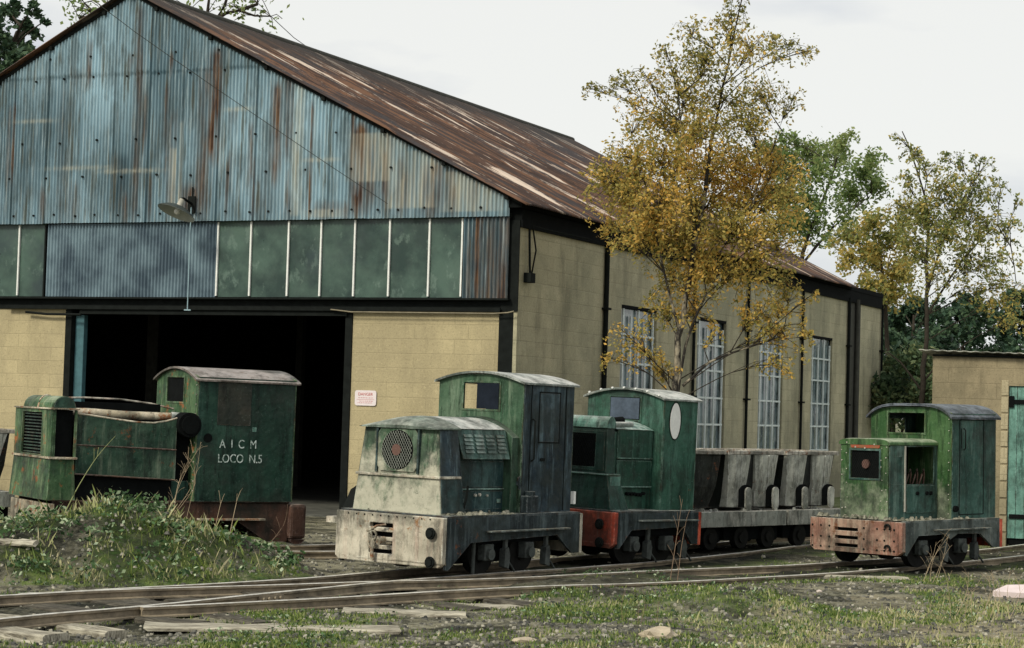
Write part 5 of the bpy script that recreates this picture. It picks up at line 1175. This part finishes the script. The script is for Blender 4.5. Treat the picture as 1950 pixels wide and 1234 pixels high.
# ------------------------------------------------------------------ ground cover
gr = MB(); gr.col = []
def blade(x, y, z, h, wd, lean, tone):
    a = U(0, 2*pi); dx, dy = cos(a)*wd, sin(a)*wd; lx, ly = U(-1, 1)*lean*h, U(-1, 1)*lean*h
    o = len(gr.v); gr.v += [(x-dx, y-dy, z), (x+dx, y+dy, z), (x+lx*.5+dx*.6, y+ly*.5+dy*.6, z+h*.6), (x+lx, y+ly, z+h*.95)]
    gr.f.append((o, o+1, o+2)); gr.f.append((o, o+2, o+3)); gr.sm += [False, False]; gr.col += [(tone, 0, 0, 1)]*4
def inview(x, y, m_=1.06): return abs(x) < y*.26*m_+.1
cnt = 0
for _ in range(330000):
    if cnt > 120000: break
    y = 11.6+ (28-11.6)*R_.random()**1.35; x = U(-1, 1)*y*.275
    gn = greenness(x, y); mo = mound(x, y); dr_ = dryness(x, y)
    pr = gn**1.3*(.9 if mo < .05 else max(.15, .55+1.6*noise.noise((x*2.7, y*2.7, 12)))) + (.16*(.3+noise.noise((x*5, y*5, 1))) if (dr_ > .35 and y < 17) else 0)
    if y > 21: pr *= .25
    if R_.random() > pr: continue
    if -1.9 < x < 3 and y > 19.6 and y < 27 and x < (y-17.3)/1.45: continue
    if oil_shade(x, y) > .45 and R_.random() < .93: continue
    dry = dr_ > .35 and R_.random() < dr_*.8
    tall = (mo > .08 and R_.random() < .5)
    h = U(.015, .05) if not dry else U(.015, .06)*(2.2 if R_.random() < .04 else 1)
    if tall: h = U(.025, .10)*(2.2 if R_.random() < .2 else 1)
    tone = R_.gauss(.32, .24) if not dry else R_.gauss(.78, .2)
    if tall and noise.noise((x*2.2, y*2.2, 3)) > .02: tone = R_.gauss(.8, .15)
    blade(x, y, gz(x, y)-.01, h, U(.005, .010), .5 if not tall else .65, max(0, min(1, tone))); cnt += 1
MT['grass'] = leafmat('grass_blades', [(.035, .085, .014), (.23, .29, .07), (.56, .50, .30)], .25)
tag(gr.build('grass', 'grass', fixn=False), 'short rough grass and dry stems growing through the yard', 'grass', kind='stuff')
wd_ = MB(); wd_.col = []
for _ in range(7500):
    y = U(12.2, 20.3); x = U(-1, 1)*y*.27; mo = mound(x, y)
    if mo > .1:
        if noise.noise((x*2.1, y*2.1, 8)) < -.14: continue
    elif not (greenness(x, y) > .55 and R_.random() < .22): continue
    z = gz(x, y); hgt = U(.03, .17) if mo > .1 else U(.01, .05); nl = R_.randint(5, 12)
    for _ in range(nl): leaf(wd_, Vector((x+R_.gauss(0, .05), y+R_.gauss(0, .05), z+U(.2, 1)*hgt)), U(.02, .06) if mo > .1 else U(.012, .035), max(0, min(1, R_.gauss(.42, .34))))
MT['lf_weed'] = leafmat('weed_leaves', [(.02, .05, .018), (.09, .17, .06), (.50, .58, .38)], .2)
tag(wd_.build('weeds', 'lf_weed', fixn=False), 'leafy brambles and docks covering the mound and the verges', 'weeds', kind='stuff')
# fallen leaves and grit
gt = MB(); gt.col = []
for _ in range(15000):
    y = 11.8+14*R_.random()**1.4; x = U(-1, 1)*y*.27; z = gz(x, y)
    if oil_shade(x, y) > .4 and R_.random() < .85: continue
    r_ = U(.006, .026)*(1.5 if R_.random() < .06 else 1)
    o = len(gt.v); n = 6
    for k in range(n): t = 2*pi*k/n; gt.v.append((x+r_*cos(t)*U(.7, 1.2), y+r_*sin(t)*U(.7, 1.2), z-.006))
    for k in range(n): t = 2*pi*k/n; gt.v.append((x+r_*.6*cos(t)*U(.6, 1.2), y+r_*.6*sin(t)*U(.6, 1.2), z+r_*U(.35, .8)))
    for k in range(n): j = (k+1) % n; gt.f.append((o+k, o+j, o+n+j, o+n+k))
    gt.f.append(tuple(o+n+k for k in range(n))); gt.sm += [False]*(n+1); tone_ = R_.random()**1.3; gt.col += [(tone_, 0, 0, 1)]*(2*n)
MT['grit'] = leafmat('grit', [(.035, .036, .032), (.13, .125, .105), (.42, .39, .31)], 0)
tag(gt.build('ballast', 'grit', fixn=False), 'loose cinders, chippings and small stones scattered over the yard', 'ballast', kind='stuff')
# individual stones, boards, stalks
MT['stone'] = flat('pale_stone', (.44, .37, .27), .95, .25, 12)
MT['stonew'] = flat('white_stone', (.58, .50, .44), .95, .15, 12)
def stone(px, py, r, label, mat='stone', fl=.5, ext=0):
    P = at(px, py, 20); d = ray(px, py); 
    t = .0
    P = Vector((0, 0, H))+d*((H+.08)/-d.z)
    for _ in range(4): zz = gz(P.x, P.y); P = Vector((0, 0, H))+d*((H-zz-ext)/-d.z)
    bmx = bmesh.new(); bmesh.ops.create_icosphere(bmx, subdivisions=2, radius=r)
    for v in bmx.verts:
        k = 1+.35*noise.noise(v.co*(1.6/r)+Vector((px, py, 0))); v.co *= k; v.co.z *= fl
    me = bpy.data.meshes.new('stone'); bmx.to_mesh(me); bmx.free(); me.materials.append(MT[mat])
    o = bpy.data.objects.new('stone', me); COL.objects.link(o); o.location = (P.x, P.y, gz(P.x, P.y)+r*fl*.25); o.rotation_euler = (0, 0, U(0, 6)); return tag(o, label, 'stone', 'loose stones in the foreground')
stone(1255, 1212, .13, 'largest tan stone at the bottom edge, right of centre', fl=.42)
stone(1000, 1222, .09, 'flat tan stone at the bottom edge, centre', fl=.3)
stone(588, 1104, .045, 'pale lump resting by the rails left of the white-nosed locomotive')
stone(525, 1128, .035, 'left of two small buff stones between the rails'); stone(558, 1126, .035, 'right of two small buff stones between the rails')
stone(413, 998, .05, 'white lump high on the right shoulder of the mound', 'stonew'); stone(494, 1052, .05, 'tan stone at the foot of the mound by the shed siding', fl=.6)
stone(1278, 1145, .03, 'little pale stone below the bare sapling'); stone(1560, 1128, .03, 'small whitish stone in the grass below the pink beam', 'stonew')
stone(215, 1210, .09, 'dark-edged tan stone below the near rail at the left', fl=.5); stone(15, 990, .04, 'pale stone on the mound at the left edge', 'stonew')
# the pale slab on the far right
P = at(1925, 1135, 18); d = ray(1925, 1138); P = Vector((0, 0, H))+d*((H+.06)/-d.z)
b = MB(); b.prism([(-.22, -.10), (.02, -.16), (.34, -.14), (.5, .1), (.3, .22), (.02, .18), (-.12, .02)], 'z', -.02, .05); MT['slab'] = flat('bleached_slab', (.74, .62, .60), .8, .1)
o = b.build('concrete_slab', 'slab', bevel=.01); o.location = (P.x, P.y, gz(P.x, P.y)+.02); o.rotation_euler = (radians(8), 0, .1); tag(o, 'bleached pinkish slab lying at the right edge of the foreground', 'slab')
BG = 'loose boards beside the track'
def board(px, py, L_, wd, rz, label, tilt=(0, 0), mat='wood', lift=.0):
    d = ray(px, py); P = Vector((0, 0, H))+d*((H+.06)/-d.z)
    for _ in range(4): zz = gz(P.x, P.y); P = Vector((0, 0, H))+d*((H-zz)/-d.z)
    plank(P.x, P.y, rz, L_, wd, .035, gz(P.x, P.y)+lift-.014, label, BG, 'board', 'board', mat, tilt)
board(28, 1110, .42, .10, -.35, 'short pale broken board at the left edge above the rails', (.3, 0), 'wood', .02)
board(95, 1072, .5, .06, -.25, 'thin grey board lying on the side of the mound', (.2, .1), 'wooddark', .02)
board(40, 1222, .55, .05, -.5, 'narrow stick below the near rail in the bottom left corner', (0, .1), 'wood', .0)
board(520, 1196, 1.9, .30, .14, 'long bleached board lying flat in the foreground below the near rail', (0, 0), 'wood', .0)
board(770, 1170, 1.0, .26, .02, 'grey board with a dark broken end in the grass below the near rail', (0, 0), 'wood', .01)
board(925, 1156, 1.0, .24, .1, 'wide pale board beside the near rail below the white nose', (0, 0), 'wood', .0)
board(1640, 1100, 1.0, .10, .15, 'thin weathered board in the grass before the pink-beamed locomotive', (0, 0), 'wood', .0)
MT['stalk'] = flat('dry_stalk', (.40, .31, .20), .8, .25); MT['stalkr'] = flat('reddish_stem', (.22, .15, .10), .8, .2); MT['stalky'] = flat('yellow_stem', (.30, .32, .14), .8, .2)
def stalk(pts, Y, r_, label, mat, side=4, name='dead_stalk'):
    Q = [at(x, y, Y) for x, y in pts]; Q[0].z = gz(Q[0].x, Q[0].y)-.02; O = Q[0].copy(); D = dense(Q, .05); n = len(D)
    b = MB(); b.tube([p-O for p in D], [r_*(1-.75*i/n) for i in range(n)], 5)
    for _ in range(side):
        s = D[R_.randint(n//4, n-2)]; e = s+Vector((U(-.09, .09), U(-.05, .05), U(.03, .14))); b.tube([s-O, (s+e)/2-O+Vector((0, 0, .01)), e-O], r_*.35, 4)
    o = b.build(name, mat); o.location = O; return tag(o, label, 'stalk', 'dead stems standing in the weeds')
stalk([(1275, 1110), (1283, 1060), (1292, 1000), (1300, 950)], 19.2, .005, 'thin bare sapling standing before the red-beamed locomotive', 'stalkr', 7, 'sapling')
stalk([(1290, 1090), (1298, 1040), (1308, 985)], 19.4, .005, 'short red stem beside the bare sapling', 'stalkr', 3)
stalk([(120, 975), (150, 925), (185, 870), (220, 830)], 18.9, .006, 'long yellow stalk leaning across the derelict engine hood', 'stalky', 2)
stalk([(408, 1000), (420, 960), (428, 940)], 19.3, .005, 'short pale stick on the mound before the derelict cab', 'stalk', 1)
stalk([(436, 985), (452, 950), (462, 930)], 19.3, .006, 'longer pale stick leaning right before the derelict cab', 'stalk', 1)
stalk([(505, 1050), (540, 1000), (548, 960)], 19.8, .004, 'reddish arching bramble stem before the derelict rear beam', 'stalkr', 4)
for k in range(5): stalk([(1750+k*9+U(-6, 6), 1095), (1768+k*7+U(-12, 12), 1062+U(-8, 8)), (1785+k*8+U(-22, 22), 1022+U(-18, 22))], 20.2, .0028, 'wiry dead stems rising before the wheels of the right locomotive', 'stalk', 4)
for k in range(9): stalk([(1810+k*15+U(-9, 9), 1150+U(-12, 12)), (1815+k*15+U(-14, 14), 1128), (1820+k*15+U(-22, 22), 1096+U(-14, 16))], 16.8, .0028, 'straw-coloured dead stems near the bleached slab', 'stalk', 5)
for k in range(4): stalk([(1185+k*21+U(-9, 9), 1175+U(-9, 9)), (1190+k*21+U(-9, 9), 1150), (1185+k*21+U(-14, 14), 1130+U(-8, 8))], 15.6, .0022, 'thin red weed stems in the middle foreground', 'stalkr', 4)
for k in range(6): stalk([(340+U(-30, 30), 975), (345+U(-30, 30), 920), (365+U(-20, 20), 860+U(-20, 20))], 19.2, .003, 'fine dry weed stems before the derelict cab corner', 'stalk', 6)
bpy.context.view_layer.update()
